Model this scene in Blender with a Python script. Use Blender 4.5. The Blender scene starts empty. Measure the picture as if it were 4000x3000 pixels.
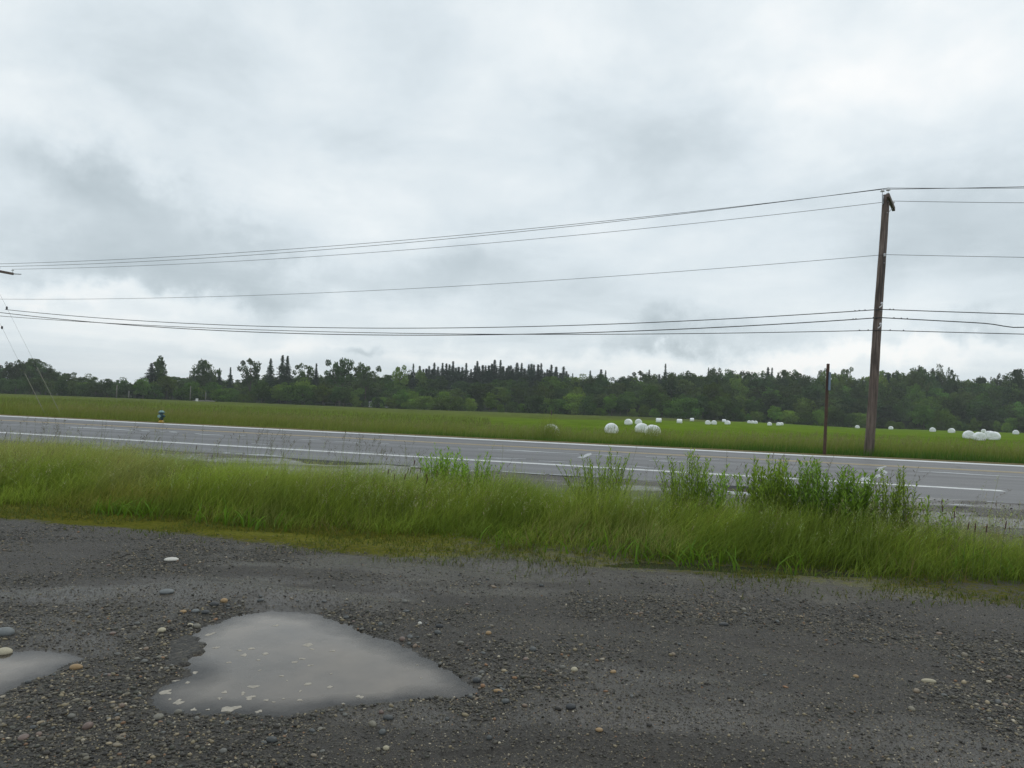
import bpy, math, random
import numpy as np
from mathutils import Vector, Matrix

random.seed(7)
RNG = np.random.default_rng(11)
sc = bpy.context.scene
COL = sc.collection

# ------------------------------------------------------------------ camera
FPX, HEYE = 2890.0, 1.45                       # focal length in photo pixels, eye height
ROLL = math.radians(1.9)
PITCH = math.atan(78 * math.cos(ROLL) / FPX)
CR, SR, CP, SP = math.cos(ROLL), math.sin(ROLL), math.cos(PITCH), math.sin(PITCH)
cam_d = bpy.data.cameras.new('camera')
cam = bpy.data.objects.new('camera', cam_d)
COL.objects.link(cam)
cam_d.sensor_width = 36.0
cam_d.lens = 36.0 * FPX / 4000.0
cam_d.clip_start = 0.05
cam_d.clip_end = 6000
R_ = Vector((CR, -SR * SP, SR * CP)); U_ = Vector((-SR, -CR * SP, CR * CP)); F_ = Vector((0, CP, SP))
mw = Matrix.Identity(4)
for i in range(3):
    mw[i][0] = R_[i]; mw[i][1] = U_[i]; mw[i][2] = -F_[i]
mw[2][3] = HEYE
cam.matrix_world = mw
sc.camera = cam

def ray(px, py):
    u = (px - 2000) / FPX; v = -(py - 1500) / FPX
    d = F_ + R_ * u + U_ * v
    return d / d.y                              # y component 1: multiply by depth

def at_depth(px, py, d):
    r = ray(px, py) * d
    return Vector((r.x, r.y, r.z + HEYE))

def at_z(px, py, z=0.0):
    r = ray(px, py)
    t = (z - HEYE) / r.z
    return Vector((r.x * t, r.y * t, z))

HAZE = 0.00030
# ------------------------------------------------------------------ render / exposure
sc.view_settings.view_transform = 'Standard'
sc.view_settings.look = 'None'
sc.view_settings.exposure = 0.0
sc.view_settings.gamma = 1.0
sc.cycles.max_bounces = 6; sc.cycles.diffuse_bounces = 3; sc.cycles.glossy_bounces = 3; sc.cycles.transmission_bounces = 3; sc.cycles.transparent_max_bounces = 6; sc.cycles.volume_bounces = 0
sc.render.resolution_x = 1024
sc.render.resolution_y = 768

# ------------------------------------------------------------------ node helper
class NT:
    def __init__(self, tree):
        self.t = tree; self.n = tree.nodes; self.l = tree.links
        self.n.clear()
    def node(self, typ, **kw):
        nd = self.n.new(typ)
        for k, v in kw.items(): setattr(nd, k, v)
        return nd
    def put(self, sock, v):
        if hasattr(v, 'links'): self.l.new(v, sock)
        elif v is not None: sock.default_value = v
    def math(self, op, a, b=None, c=None, clamp=False):
        nd = self.node('ShaderNodeMath', operation=op, use_clamp=clamp)
        self.put(nd.inputs[0], a)
        if b is not None: self.put(nd.inputs[1], b)
        if c is not None: self.put(nd.inputs[2], c)
        return nd.outputs[0]
    def vmath(self, op, a, b=None):
        nd = self.node('ShaderNodeVectorMath', operation=op)
        self.put(nd.inputs[0], a)
        if b is not None: self.put(nd.inputs[1], b)
        return nd.outputs[0]
    def noise(self, vec, scale, detail=3.0, rough=0.5, dist=0.0, out=0):
        nd = self.node('ShaderNodeTexNoise')
        if vec is not None: self.put(nd.inputs['Vector'], vec)
        nd.inputs['Scale'].default_value = scale; nd.inputs['Detail'].default_value = detail
        nd.inputs['Roughness'].default_value = rough; nd.inputs['Distortion'].default_value = dist
        return nd.outputs[out]
    def vor(self, vec, scale, feature='F1', out='Distance', rnd=1.0):
        nd = self.node('ShaderNodeTexVoronoi', feature=feature)
        if vec is not None: self.put(nd.inputs['Vector'], vec)
        nd.inputs['Scale'].default_value = scale; nd.inputs['Randomness'].default_value = rnd
        return nd.outputs[out]
    def ramp(self, fac, stops, interp='LINEAR'):
        nd = self.node('ShaderNodeValToRGB')
        nd.color_ramp.interpolation = interp
        e = nd.color_ramp.elements
        while len(e) > 1: e.remove(e[-1])
        for i, (p, c) in enumerate(stops):
            el = e[0] if i == 0 else e.new(p)
            el.position = p
            el.color = (c, c, c, 1) if isinstance(c, (int, float)) else (c[0], c[1], c[2], 1)
        self.put(nd.inputs[0], fac)
        return nd.outputs[0]
    def mix(self, fac, a, b, blend='MIX'):
        nd = self.node('ShaderNodeMix', data_type='RGBA', blend_type=blend)
        self.put(nd.inputs[0], fac)
        for s, v in ((nd.inputs[6], a), (nd.inputs[7], b)):
            if isinstance(v, tuple): v = (v[0], v[1], v[2], 1)
            self.put(s, v)
        return nd.outputs[2]
    def maprange(self, v, a, b, c=0.0, d=1.0, smooth=False):
        nd = self.node('ShaderNodeMapRange')
        if smooth: nd.interpolation_type = 'SMOOTHSTEP'
        self.put(nd.inputs[0], v)
        for i, x in enumerate((a, b, c, d)): nd.inputs[i + 1].default_value = x
        return nd.outputs[0]
    def mapping(self, vec, scale=(1, 1, 1), rot=(0, 0, 0), loc=(0, 0, 0)):
        nd = self.node('ShaderNodeMapping')
        self.put(nd.inputs[0], vec)
        nd.inputs['Scale'].default_value = scale; nd.inputs['Rotation'].default_value = rot
        nd.inputs['Location'].default_value = loc
        return nd.outputs[0]
    def bump(self, h, strength=0.3, dist=0.02, normal=None):
        nd = self.node('ShaderNodeBump')
        nd.inputs['Strength'].default_value = strength; nd.inputs['Distance'].default_value = dist
        self.put(nd.inputs['Height'], h)
        if normal is not None: self.put(nd.inputs['Normal'], normal)
        return nd.outputs[0]

# ------------------------------------------------------------------ world: overcast sky
SUN_EL, SUN_AZ = math.radians(52), math.radians(35)      # azimuth from +Y towards +X
w = bpy.data.worlds.new('World'); sc.world = w; w.use_nodes = True
k = NT(w.node_tree)
tc = k.node('ShaderNodeTexCoord')
dirv = k.vmath('NORMALIZE', tc.outputs['Generated'])
sep = k.node('ShaderNodeSeparateXYZ'); k.put(sep.inputs[0], dirv)
dx, dy, dz = sep.outputs
den = k.math('ADD', k.math('MAXIMUM', dz, 0.0), 0.16)
comb = k.node('ShaderNodeCombineXYZ')
k.put(comb.inputs[0], k.math('DIVIDE', dx, den)); k.put(comb.inputs[1], k.math('DIVIDE', dy, den))
pl = comb.outputs[0]
az = k.math('ARCTAN2', dx, dy); el = k.math('ARCSINE', dz)
warp = k.noise(dirv, 7.0, 8.0, 0.62, out=1)
wsep = k.node('ShaderNodeSeparateXYZ'); k.put(wsep.inputs[0], warp)
azw = k.math('ADD', az, k.math('MULTIPLY', k.math('SUBTRACT', wsep.outputs[0], 0.5), 0.30))
elw = k.math('ADD', el, k.math('MULTIPLY', k.math('SUBTRACT', wsep.outputs[1], 0.5), 0.16))
n1 = k.noise(k.vmath('MULTIPLY', dirv, (1.0, 1.0, 1.7)), 2.6, 9.0, 0.58, 0.15)
c2 = k.node('ShaderNodeCombineXYZ'); k.put(c2.inputs[0], k.math('MULTIPLY', az, 2.0)); k.put(c2.inputs[1], k.math('MULTIPLY', k.math('LOGARITHM', k.math('ADD', k.math('MAXIMUM', el, 0.0), 0.035), 2.718), 1.5))
n2 = k.noise(c2.outputs[0], 2.0, 9.0, 0.56, 0.35)
dens = k.math('ADD', k.math('MULTIPLY', k.math('SUBTRACT', n1, 0.5), 0.62), k.math('MULTIPLY', k.math('SUBTRACT', n2, 0.5), 0.62))
def blob(total, px, py, rx, ry, amp):
    r = ray(px, py); a0 = math.atan2(r.x, r.y); e0 = math.atan2(r.z, math.hypot(r.x, r.y))
    rx /= FPX; ry /= FPX
    a = k.math('DIVIDE', k.math('SUBTRACT', azw, a0), rx); b = k.math('DIVIDE', k.math('SUBTRACT', elw, e0), ry)
    q = k.math('ADD', k.math('MULTIPLY', a, a), k.math('MULTIPLY', b, b))
    g = k.math('EXPONENT', k.math('MULTIPLY', q, -1.0))
    return k.math('MULTIPLY_ADD', g, amp, total)
# cloud masses seen in the photograph: grey bellies (negative) and thin bright cloud (positive)
for b_ in ((480, 720, 260, 110, -0.34), (760, 900, 200, 80, -0.16), (380, 960, 480, 110, -0.26), (1000, 1090, 520, 80, -0.26), (1750, 1060, 300, 80, -0.22), (1000, 1180, 110, 90, -0.20),
           (2550, 480, 420, 260, -0.22), (2640, 1325, 250, 75, -0.42), (3800, 880, 420, 170, -0.24), (3850, 1330, 200, 50, -0.26),
           (900, 350, 800, 260, -0.06), (1430, 1385, 110, 22, -0.38), (1550, 1365, 60, 22, -0.25),
           (3500, 260, 700, 330, 0.24), (350, 500, 420, 110, 0.20), (300, 1140, 480, 50, 0.26), (2300, 1400, 1700, 45, 0.22),
           (1300, 820, 500, 120, 0.10), (3300, 1390, 600, 40, 0.2), (2100, 120, 500, 200, 0.08)):
    dens = blob(dens, *b_)
dens = k.math('ADD', dens, 0.52)
cloud = k.ramp(dens, [(0.02, (0.45, 0.525, 0.565)), (0.30, (0.61, 0.69, 0.735)), (0.48, (0.75, 0.83, 0.875)), (0.66, (0.88, 0.94, 0.965)), (0.86, (1.04, 1.05, 1.04))])
sky = k.node('ShaderNodeTexSky'); sky.sky_type = 'NISHITA'; sky.sun_disc = False
sky.sun_elevation = SUN_EL; sky.sun_rotation = SUN_AZ
skyc = k.mix(1.0, sky.outputs[0], (0.09, 0.09, 0.09), 'MULTIPLY')
full = k.mix(0.06, cloud, skyc)
bg = k.node('ShaderNodeBackground'); k.put(bg.inputs[0], full); bg.inputs[1].default_value = 1.0
ow = k.node('ShaderNodeOutputWorld'); k.l.new(bg.outputs[0], ow.inputs[0])

sun_d = bpy.data.lights.new('sun', 'SUN'); sun_d.energy = 0.6; sun_d.angle = math.radians(40); sun_d.color = (1.0, 0.97, 0.92)
sun = bpy.data.objects.new('sun', sun_d); COL.objects.link(sun)
sv = Vector((math.sin(SUN_AZ) * math.cos(SUN_EL), math.cos(SUN_AZ) * math.cos(SUN_EL), math.sin(SUN_EL)))
sun.rotation_euler = (-sv).to_track_quat('-Z', 'Y').to_euler()
sun.location = sv * 50

# ------------------------------------------------------------------ mesh helpers
def tag(o, label=None, cat=None, group=None, kind=None):
    if label: o['label'] = label
    if cat: o['category'] = cat
    if group: o['group'] = group
    if kind: o['kind'] = kind
    return o

def link(o, parent=None):
    COL.objects.link(o)
    if parent is not None: o.parent = parent
    return o

def empty(name, loc=(0, 0, 0), rz=0.0):
    o = bpy.data.objects.new(name, None); link(o)
    o.location = loc; o.rotation_euler = (0, 0, rz); o.empty_display_size = 0.2
    return o

def np_mesh(name, verts, polys, mats=(), cols=None, smooth=False):
    """verts (N,3); polys: list of index arrays (n,k)."""
    me = bpy.data.meshes.new(name)
    verts = np.asarray(verts, dtype=np.float32)
    me.vertices.add(len(verts)); me.vertices.foreach_set('co', verts.ravel())
    polys = [np.asarray(p, dtype=np.int32) for p in polys if len(p)]
    loops = np.concatenate([p.ravel() for p in polys])
    tot = np.concatenate([np.full(len(p), p.shape[1], dtype=np.int32) for p in polys])
    start = np.zeros(len(tot), dtype=np.int32); start[1:] = np.cumsum(tot)[:-1]
    me.loops.add(len(loops)); me.loops.foreach_set('vertex_index', loops)
    me.polygons.add(len(tot)); me.polygons.foreach_set('loop_start', start); me.polygons.foreach_set('loop_total', tot)
    if smooth: me.polygons.foreach_set('use_smooth', np.ones(len(tot), dtype=bool))
    me.update(calc_edges=True)
    if cols is not None:
        ca = me.color_attributes.new('Col', 'FLOAT_COLOR', 'POINT')
        c4 = np.ones((len(verts), 4), dtype=np.float32); c4[:, :3] = cols
        ca.data.foreach_set('color', c4.ravel())
    for m in mats: me.materials.append(m)
    return me

def obj(name, me, parent=None):
    return link(bpy.data.objects.new(name, me), parent)

class MB:
    """collects simple solids into one mesh"""
    def __init__(self): self.v = []; self.f = []
    def add(self, vs, fs):
        b = len(self.v); self.v += [tuple(p) for p in vs]; self.f += [tuple(i + b for i in q) for q in fs]
    def tube(self, pts, rad, n=8, caps=True):
        pts = [Vector(p) for p in pts]
        if isinstance(rad, (int, float)): rad = [rad] * len(pts)
        vs, fs = [], []
        prev = None
        for i, p in enumerate(pts):
            d = (pts[min(i + 1, len(pts) - 1)] - pts[max(i - 1, 0)])
            d = d.normalized() if d.length > 1e-9 else Vector((0, 0, 1))
            a = prev if prev is not None else (Vector((1, 0, 0)) if abs(d.x) < 0.9 else Vector((0, 1, 0)))
            a = (a - d * a.dot(d)).normalized(); b = d.cross(a); prev = a
            for j in range(n):
                t = 2 * math.pi * j / n
                vs.append(p + (a * math.cos(t) + b * math.sin(t)) * rad[i])
        for i in range(len(pts) - 1):
            for j in range(n):
                j2 = (j + 1) % n
                fs.append((i * n + j, i * n + j2, (i + 1) * n + j2, (i + 1) * n + j))
        if caps:
            fs.append(tuple(range(n - 1, -1, -1))); fs.append(tuple((len(pts) - 1) * n + j for j in range(n)))
        self.add(vs, fs)
    def lathe(self, prof, n=16, o=(0, 0, 0), axis='z', flat=1.0):
        """prof: list of (r, h)"""
        vs, fs = [], []
        for r, h in prof:
            for j in range(n):
                t = 2 * math.pi * j / n
                x, y = r * math.cos(t), r * math.sin(t)
                if axis == 'z': p = (x, y * flat, h)
                elif axis == 'x': p = (h, x, y)
                else: p = (x, h, y)
                vs.append((p[0] + o[0], p[1] + o[1], p[2] + o[2]))
        for i in range(len(prof) - 1):
            for j in range(n):
                j2 = (j + 1) % n
                fs.append((i * n + j, i * n + j2, (i + 1) * n + j2, (i + 1) * n + j))
        fs.append(tuple(range(n - 1, -1, -1))); fs.append(tuple((len(prof) - 1) * n + j for j in range(n)))
        self.add(vs, fs)
    def box(self, c, size, ax=None, bev=0.0):
        """box with chamfered long edges; ax = (X, Y, Z) axes"""
        X, Y, Z = ax if ax else (Vector((1, 0, 0)), Vector((0, 1, 0)), Vector((0, 0, 1)))
        c = Vector(c); hx, hy, hz = size[0] / 2, size[1] / 2, size[2] / 2
        b = bev
        if b <= 0:
            ring = [(-hx, -hy), (hx, -hy), (hx, hy), (-hx, hy)]
        else:
            ring = [(-hx + b, -hy), (hx - b, -hy), (hx, -hy + b), (hx, hy - b), (hx - b, hy), (-hx + b, hy), (-hx, hy - b), (-hx, -hy + b)]
        n = len(ring); vs = []
        lv = [(-hz, 1.0)] if b <= 0 else [(-hz, None), (-hz + b, 1.0), (hz - b, 1.0), (hz, None)]
        if b <= 0: lv = [(-hz, 1.0), (hz, 1.0)]
        for z, sc_ in lv:
            for x, y in ring:
                if sc_ is None:
                    x = x - math.copysign(b, x) if abs(x) > hx - b * 1.01 and abs(x) > b else x
                    y = y - math.copysign(b, y) if abs(y) > hy - b * 1.01 and abs(y) > b else y
                vs.append(c + X * x + Y * y + Z * z)
        fs = []
        for i in range(len(lv) - 1):
            for j in range(n):
                j2 = (j + 1) % n
                fs.append((i * n + j, i * n + j2, (i + 1) * n + j2, (i + 1) * n + j))
        fs.append(tuple(range(n - 1, -1, -1))); fs.append(tuple((len(lv) - 1) * n + j for j in range(n)))
        self.add(vs, fs)
    def build(self, name, mat, parent=None, smooth=False):
        me = bpy.data.meshes.new(name)
        me.from_pydata(self.v, [], self.f)
        if smooth:
            me.polygons.foreach_set('use_smooth', np.ones(len(me.polygons), dtype=bool))
        me.update()
        if mat: me.materials.append(mat)
        return obj(name, me, parent)

# value noise in numpy
_H = np.random.default_rng(5).random((256, 256)).astype(np.float64)
def vnoise(x, y):
    xi = np.floor(x).astype(int); yi = np.floor(y).astype(int)
    fx = x - xi; fy = y - yi
    fx = fx * fx * (3 - 2 * fx); fy = fy * fy * (3 - 2 * fy)
    a = _H[xi % 256, yi % 256]; b = _H[(xi + 1) % 256, yi % 256]; c = _H[xi % 256, (yi + 1) % 256]; d = _H[(xi + 1) % 256, (yi + 1) % 256]
    return (a * (1 - fx) + b * fx) * (1 - fy) + (c * (1 - fx) + d * fx) * fy
def fbm(x, y, o=4):
    s = 0; a = 0.5; t = 0
    for i in range(o):
        s = s + a * vnoise(x * 2 ** i + 17.3 * i, y * 2 ** i + 9.1 * i); t += a; a *= 0.5
    return s / t
def sstep(a, b, x):
    t = np.clip((x - a) / (b - a), 0, 1); return t * t * (3 - 2 * t)

# ------------------------------------------------------------------ layout functions
PHI = math.atan(0.32); CN, SN = math.cos(PHI), math.sin(PHI)
def S_of(x, y): return x * SN + y * CN              # distance across the road from the camera
def T_of(x, y): return x * CN - y * SN
def xy_of(t, s): return (t * CN + s * SN, -t * SN + s * CN)
S_EDGE, S_FOG, S_YEL, S_FAR, S_END = 15.12, 17.58, 24.10, 27.62, 28.25

ZT_A = [-0.8, -0.69, -0.3, -0.17, 0.2, 0.35, 0.47, 0.8]
ZT_V = [-0.6, -0.75, -1.15, -1.45, -1.5, -2.05, -2.75, -2.55]
def field_z(x, y):
    x = np.asarray(x, float); y = np.asarray(y, float)
    a = x / np.maximum(y, 5.0)
    zt = np.interp(a, ZT_A, ZT_V)
    p = np.interp(a, [-0.7, -0.2, 0.05, 0.25, 0.5], [0.6, 0.5, 0.42, 0.62, 0.95])
    ye = (S_END - x * SN) / CN
    t = np.clip((y - ye) / np.maximum(250 - ye, 50), 0, 1)
    z = -0.05 + (zt + 0.05) * t ** p
    hh = np.interp(a, [-0.8, -0.4, -0.2, -0.1, 0.1, 0.3, 0.8], [0.5, 0.5, 3.0, 7.0, 8.0, 9.0, 8.0])
    z = z + hh * sstep(262, 345, y)
    z = z + 0.10 * (fbm(x * 0.07, y * 0.07, 3) - 0.5) * sstep(32, 60, S_of(x, y))
    return z
def on_field(px, py):
    r = ray(px, py); t = 20.0
    while t < 500:
        z = HEYE + r.z * t
        if z <= float(field_z(r.x * t, t)): break
        t += 0.25
    return Vector((r.x * t, t, float(field_z(r.x * t, t))))

# puddles: outlines on the ground
def poly_px(pts, sc_=1.0, z=-0.02):
    return np.array([[*at_z(px * sc_, py * sc_, z)[:2]] for px, py in pts])
K = 1.8083
PUD = []
PUD.append(poly_px([(380, 1385), (430, 1355), (500, 1327), (560, 1317), (620, 1317), (690, 1325), (740, 1345), (800, 1365), (850, 1385), (890, 1402), (950, 1425), (985, 1447), (1015, 1468), (1022, 1488), (985, 1503), (930, 1505), (870, 1510), (800, 1520), (740, 1525), (690, 1531), (650, 1536), (610, 1541), (560, 1538), (480, 1539), (420, 1541), (370, 1536), (345, 1522), (328, 1503), (345, 1480), (380, 1473), (407, 1460), (412, 1449), (395, 1441), (368, 1434), (372, 1408)], K))
PUD.append(poly_px([(-260, 1412), (-100, 1400), (0, 1402), (60, 1402), (120, 1402), (165, 1411), (178, 1419), (150, 1430), (120, 1445), (90, 1460), (50, 1475), (20, 1490), (0, 1500), (-120, 1520), (-280, 1500)], K))
PUD.append(poly_px([(2330, 2204), (2500, 2194), (2750, 2202), (3050, 2218), (3330, 2236), (3400, 2246), (3250, 2249), (2950, 2238), (2650, 2222), (2430, 2214)]))
PUD.append(poly_px([(1180, 1797), (1290, 1793), (1400, 1803), (1440, 1812), (1330, 1813), (1200, 1808)]))
PUD.append(poly_px([(2820, 1905), (2900, 1898), (3060, 1912), (3180, 1925), (3060, 1932), (2860, 1922)]))
WL = [-0.030, -0.030, -0.030, -0.055, -0.055]
def poly_sd(x, y, P):
    x = np.asarray(x, float); y = np.asarray(y, float)
    d = np.full(x.shape, 1e9); ins = np.zeros(x.shape, bool)
    n = len(P)
    for i in range(n):
        ax, ay = P[i]; bx, by = P[(i + 1) % n]
        ex, ey = bx - ax, by - ay
        t = np.clip(((x - ax) * ex + (y - ay) * ey) / (ex * ex + ey * ey + 1e-12), 0, 1)
        d = np.minimum(d, np.hypot(x - ax - t * ex, y - ay - t * ey))
        c = ((ay > y) != (by > y)) & (x < (bx - ax) * (y - ay) / (by - ay + 1e-12) + ax)
        ins ^= c
    return np.where(ins, -d, d)
def pud_sd(x, y, i):
    sd = poly_sd(x, y, PUD[i])
    return sd + 0.11 * (fbm(x * 5 + 3 * i, y * 5, 4) - 0.5) + 0.035 * (vnoise(x * 38, y * 38) - 0.5)
def lot_z(x, y):
    x = np.asarray(x, float); y = np.asarray(y, float)
    s = S_of(x, y)
    z = 0.035 * (fbm(x * 0.9, y * 0.9, 3) - 0.5) + 0.014 * (fbm(x * 5, y * 5, 3) - 0.5)
    z = z + 0.016 * np.sin((s * 1.0 + 0.35 * T_of(x, y)) * 2.1) * sstep(8.0, 6.5, s)
    z = z + 0.05 * sstep(6.9, 7.9, s) * sstep(11.5, 9.8, s)
    z = z - 0.045 * sstep(11.2, 12.5, s) + 0.04 * sstep(14.2, 15.1, s)
    t_ = T_of(x, y)
    for rs_ in (3.1, 4.75, 5.9):
        z = z - 0.022 * np.exp(-((s + 0.10 * t_ - rs_ + 0.18 * np.sin(t_ * 0.6 + rs_)) / 0.17) ** 2)
    for i in range(len(PUD)):
        c = PUD[i].mean(0); rad = np.hypot(*(PUD[i] - c).T).max() + 0.7
        m = np.hypot(x - c[0], y - c[1]) < rad
        if not np.any(m): continue
        xm = np.where(m, x, c[0]); ym = np.where(m, y, c[1])
        sd = pud_sd(xm, ym, i)
        out = WL[i] + 0.003 + np.maximum(sd, 0) * 0.11
        q = np.where(sd > 0, np.where(sd < 0.6, np.maximum(np.minimum(z, out), WL[i] + 0.003 + np.minimum(sd * 0.05, 0.01)), z), WL[i] + np.maximum(sd * 0.22, -0.05))
        z = np.where(m, q, z)
    return z
def in_water(x, y, margin=0.0):
    r = np.zeros(np.shape(x), bool)
    for i in range(len(PUD)): r |= pud_sd(x, y, i) < margin
    return r

# ------------------------------------------------------------------ materials
def mat(name):
    m = bpy.data.materials.new(name); m.use_nodes = True
    return m, NT(m.node_tree)
def finish(kk, sh, disp=None):
    o = kk.node('ShaderNodeOutputMaterial'); kk.l.new(sh, o.inputs[0])
def principled(kk, base, rough=0.6, normal=None, spec=0.5, metal=0.0, **kw):
    b = kk.node('ShaderNodeBsdfPrincipled')
    if isinstance(base, tuple): base = (*base[:3], 1)
    kk.put(b.inputs['Base Color'], base); kk.put(b.inputs['Roughness'], rough)
    kk.put(b.inputs['Specular IOR Level'], spec); b.inputs['Metallic'].default_value = metal
    if normal is not None: kk.put(b.inputs['Normal'], normal)
    for kx, vx in kw.items(): kk.put(b.inputs[kx], vx)
    return b.outputs[0]
def simple(name, col, rough=0.6, var=0.25, scale=8.0, bump=0.0, spec=0.4, metal=0.0):
    m, kk = mat(name)
    tcn = kk.node('ShaderNodeTexCoord').outputs['Object']
    n = kk.noise(tcn, scale, 4, 0.6)
    lo = tuple(c * (1 - var) for c in col); hi = tuple(min(1, c * (1 + var)) for c in col)
    c = kk.ramp(n, [(0.3, lo), (0.7, hi)])
    nrm = kk.bump(kk.noise(tcn, scale * 4, 3, 0.6), bump, 0.01) if bump else None
    finish(kk, principled(kk, c, rough, nrm, spec, metal)); return m
M = {}
def leaf_mat(name, tint, var=0.30, transl=0.3, vcol=True, hue_rand=True, hero=False):
    m, kk = mat(name)
    if vcol:
        at = kk.node('ShaderNodeAttribute', attribute_name='Col').outputs['Color']
        c = kk.mix(1.0, at, (*tint, 1), 'MULTIPLY')
    else:
        c = kk.mix(0.0, (*tint, 1), (*tint, 1))
    if hue_rand:
        oi = kk.node('ShaderNodeObjectInfo').outputs['Random']
        v = kk.maprange(oi, 0, 1, 1 - var, 1 + var)
        hs = kk.node('ShaderNodeHueSaturation')
        kk.put(hs.inputs['Color'], c); kk.put(hs.inputs['Value'], v)
        kk.put(hs.inputs['Hue'], kk.maprange(kk.math('FRACT', kk.math('MULTIPLY', oi, 7.31)), 0, 1, 0.475, 0.515))
        c = hs.outputs[0]
    d = kk.node('ShaderNodeBsdfDiffuse'); kk.put(d.inputs[0], c)
    t = kk.node('ShaderNodeBsdfTranslucent'); kk.put(t.inputs[0], c)
    mx = kk.node('ShaderNodeMixShader'); mx.inputs[0].default_value = transl
    kk.l.new(d.outputs[0], mx.inputs[1]); kk.l.new(t.outputs[0], mx.inputs[2])
    sh = mx.outputs[0]
    if hero:
        g = kk.node('ShaderNodeBsdfGlossy'); g.inputs['Roughness'].default_value = 0.45; g.inputs[0].default_value = (0.9, 0.95, 0.9, 1)
        m2 = kk.node('ShaderNodeMixShader'); m2.inputs[0].default_value = 0.012
        kk.l.new(sh, m2.inputs[1]); kk.l.new(g.outputs[0], m2.inputs[2]); sh = m2.outputs[0]
    finish(kk, sh); return m
M['grass'] = leaf_mat('grass_blades', (1, 1, 1), hue_rand=False, transl=0.42, hero=True)
M['leaf_dark'] = leaf_mat('foliage_dark', (0.068, 0.112, 0.032), var=0.4)
M['leaf_mid'] = leaf_mat('foliage_mid', (0.100, 0.172, 0.032), var=0.4)
M['leaf_bright'] = leaf_mat('foliage_bright', (0.130, 0.228, 0.036), var=0.35)
M['leaf_conifer'] = leaf_mat('foliage_conifer', (0.050, 0.078, 0.046), transl=0.1)
M['leaf_weed'] = leaf_mat('foliage_weed', (1, 1, 1), hue_rand=False, transl=0.3, hero=True)
M['bark'] = simple('tree_bark', (0.10, 0.085, 0.065), 0.9, 0.3, 3.0)
M['metal'] = simple('galvanised_metal', (0.38, 0.40, 0.41), 0.45, 0.15, 20, metal=0.8)
M['wire'] = simple('weathered_wire', (0.05, 0.05, 0.055), 0.6, 0.1, 5)
M['cable'] = simple('black_cable', (0.025, 0.025, 0.028), 0.5, 0.1, 5)
M['porcelain'] = simple('porcelain', (0.70, 0.70, 0.70), 0.25, 0.08, 5)
M['teal'] = simple('teal_enamel', (0.030, 0.075, 0.085), 0.4, 0.35, 18, 0.1)
M['teal_pale'] = simple('faded_teal_enamel', (0.20, 0.33, 0.31), 0.5, 0.3, 18, 0.1)
M['yellow_enamel'] = simple('yellow_enamel', (0.36, 0.23, 0.03), 0.5, 0.25, 18, 0.1)
M['guard'] = simple('guy_guard_plastic', (0.20, 0.20, 0.14), 0.5, 0.1, 6)
M['sign_face'] = simple('blue_sign_sheet', (0.05, 0.12, 0.20), 0.45, 0.15, 12)
M['post_wood'] = simple('brown_post_wood', (0.075, 0.043, 0.030), 0.8, 0.3, 9, 0.3)
M['foam'] = simple('foam', (0.33, 0.30, 0.25), 0.8, 0.25, 60)
M['grey_post'] = simple('grey_weathered_post', (0.20, 0.19, 0.17), 0.85, 0.2, 5)
M['white_wall'] = simple('white_siding', (0.70, 0.70, 0.69), 0.6, 0.05, 3)
M['roof_grey'] = simple('grey_roofing', (0.30, 0.30, 0.31), 0.8, 0.15, 3)

# bale wrap
m, kk = mat('bale_wrap'); tcn = kk.node('ShaderNodeTexCoord').outputs['Object']
wv = kk.noise(kk.mapping(tcn, (14, 3, 3)), 2.0, 4, 0.6)
finish(kk, principled(kk, kk.ramp(kk.noise(tcn, 3.0, 4, 0.6), [(0.3, (0.78, 0.80, 0.81)), (0.7, (0.88, 0.89, 0.89))]), 0.38, kk.bump(wv, 0.12, 0.02), 0.4)); M['wrap'] = m

# pole wood
m, kk = mat('pole_wood'); tcn = kk.node('ShaderNodeTexCoord').outputs['Object']
gr = kk.noise(kk.mapping(tcn, (22, 22, 0.8)), 1.0, 6, 0.65)
bl = kk.noise(kk.mapping(tcn, (4, 4, 0.7)), 1.3, 4, 0.6)
c = kk.ramp(gr, [(0.30, (0.048, 0.040, 0.036)), (0.52, (0.155, 0.118, 0.098)), (0.72, (0.29, 0.235, 0.20))])
c = kk.mix(kk.ramp(bl, [(0.45, 0.0), (0.7, 0.75)]), c, (0.035, 0.028, 0.026))
finish(kk, principled(kk, c, 0.85, kk.bump(gr, 0.7, 0.03), 0.3)); M['pole'] = m

# asphalt
m, kk = mat('wet_asphalt'); tcn = kk.node('ShaderNodeTexCoord').outputs['Object']
rt = kk.mapping(tcn, rot=(0, 0, PHI))
st = kk.noise(kk.mapping(rt, (0.06, 1.1, 1)), 1.0, 4, 0.55)
fine = kk.noise(tcn, 60, 3, 0.7)
big = kk.noise(kk.mapping(rt, (0.25, 0.6, 1)), 1.0, 5, 0.6)
c = kk.ramp(kk.math('ADD', kk.math('MULTIPLY', st, 0.6), kk.math('MULTIPLY', big, 0.4)), [(0.32, (0.060, 0.061, 0.065)), (0.68, (0.122, 0.122, 0.125))])
c = kk.mix(kk.ramp(fine, [(0.4, 0.0), (0.75, 0.5)]), c, (0.15, 0.15, 0.15))
rsep = kk.node('ShaderNodeSeparateXYZ'); kk.put(rsep.inputs[0], rt)
wt = None
for s0_ in (18.9, 20.7, 22.3, 25.0, 26.7):
    q_ = kk.math('DIVIDE', kk.math('SUBTRACT', kk.math('ADD', rsep.outputs[1], kk.math('MULTIPLY', kk.math('SUBTRACT', big, 0.5), 0.6)), s0_), 0.38)
    e_q = kk.math('EXPONENT', kk.math('MULTIPLY', kk.math('MULTIPLY', q_, q_), -1.0))
    wt = e_q if wt is None else kk.math('ADD', wt, e_q)
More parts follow.
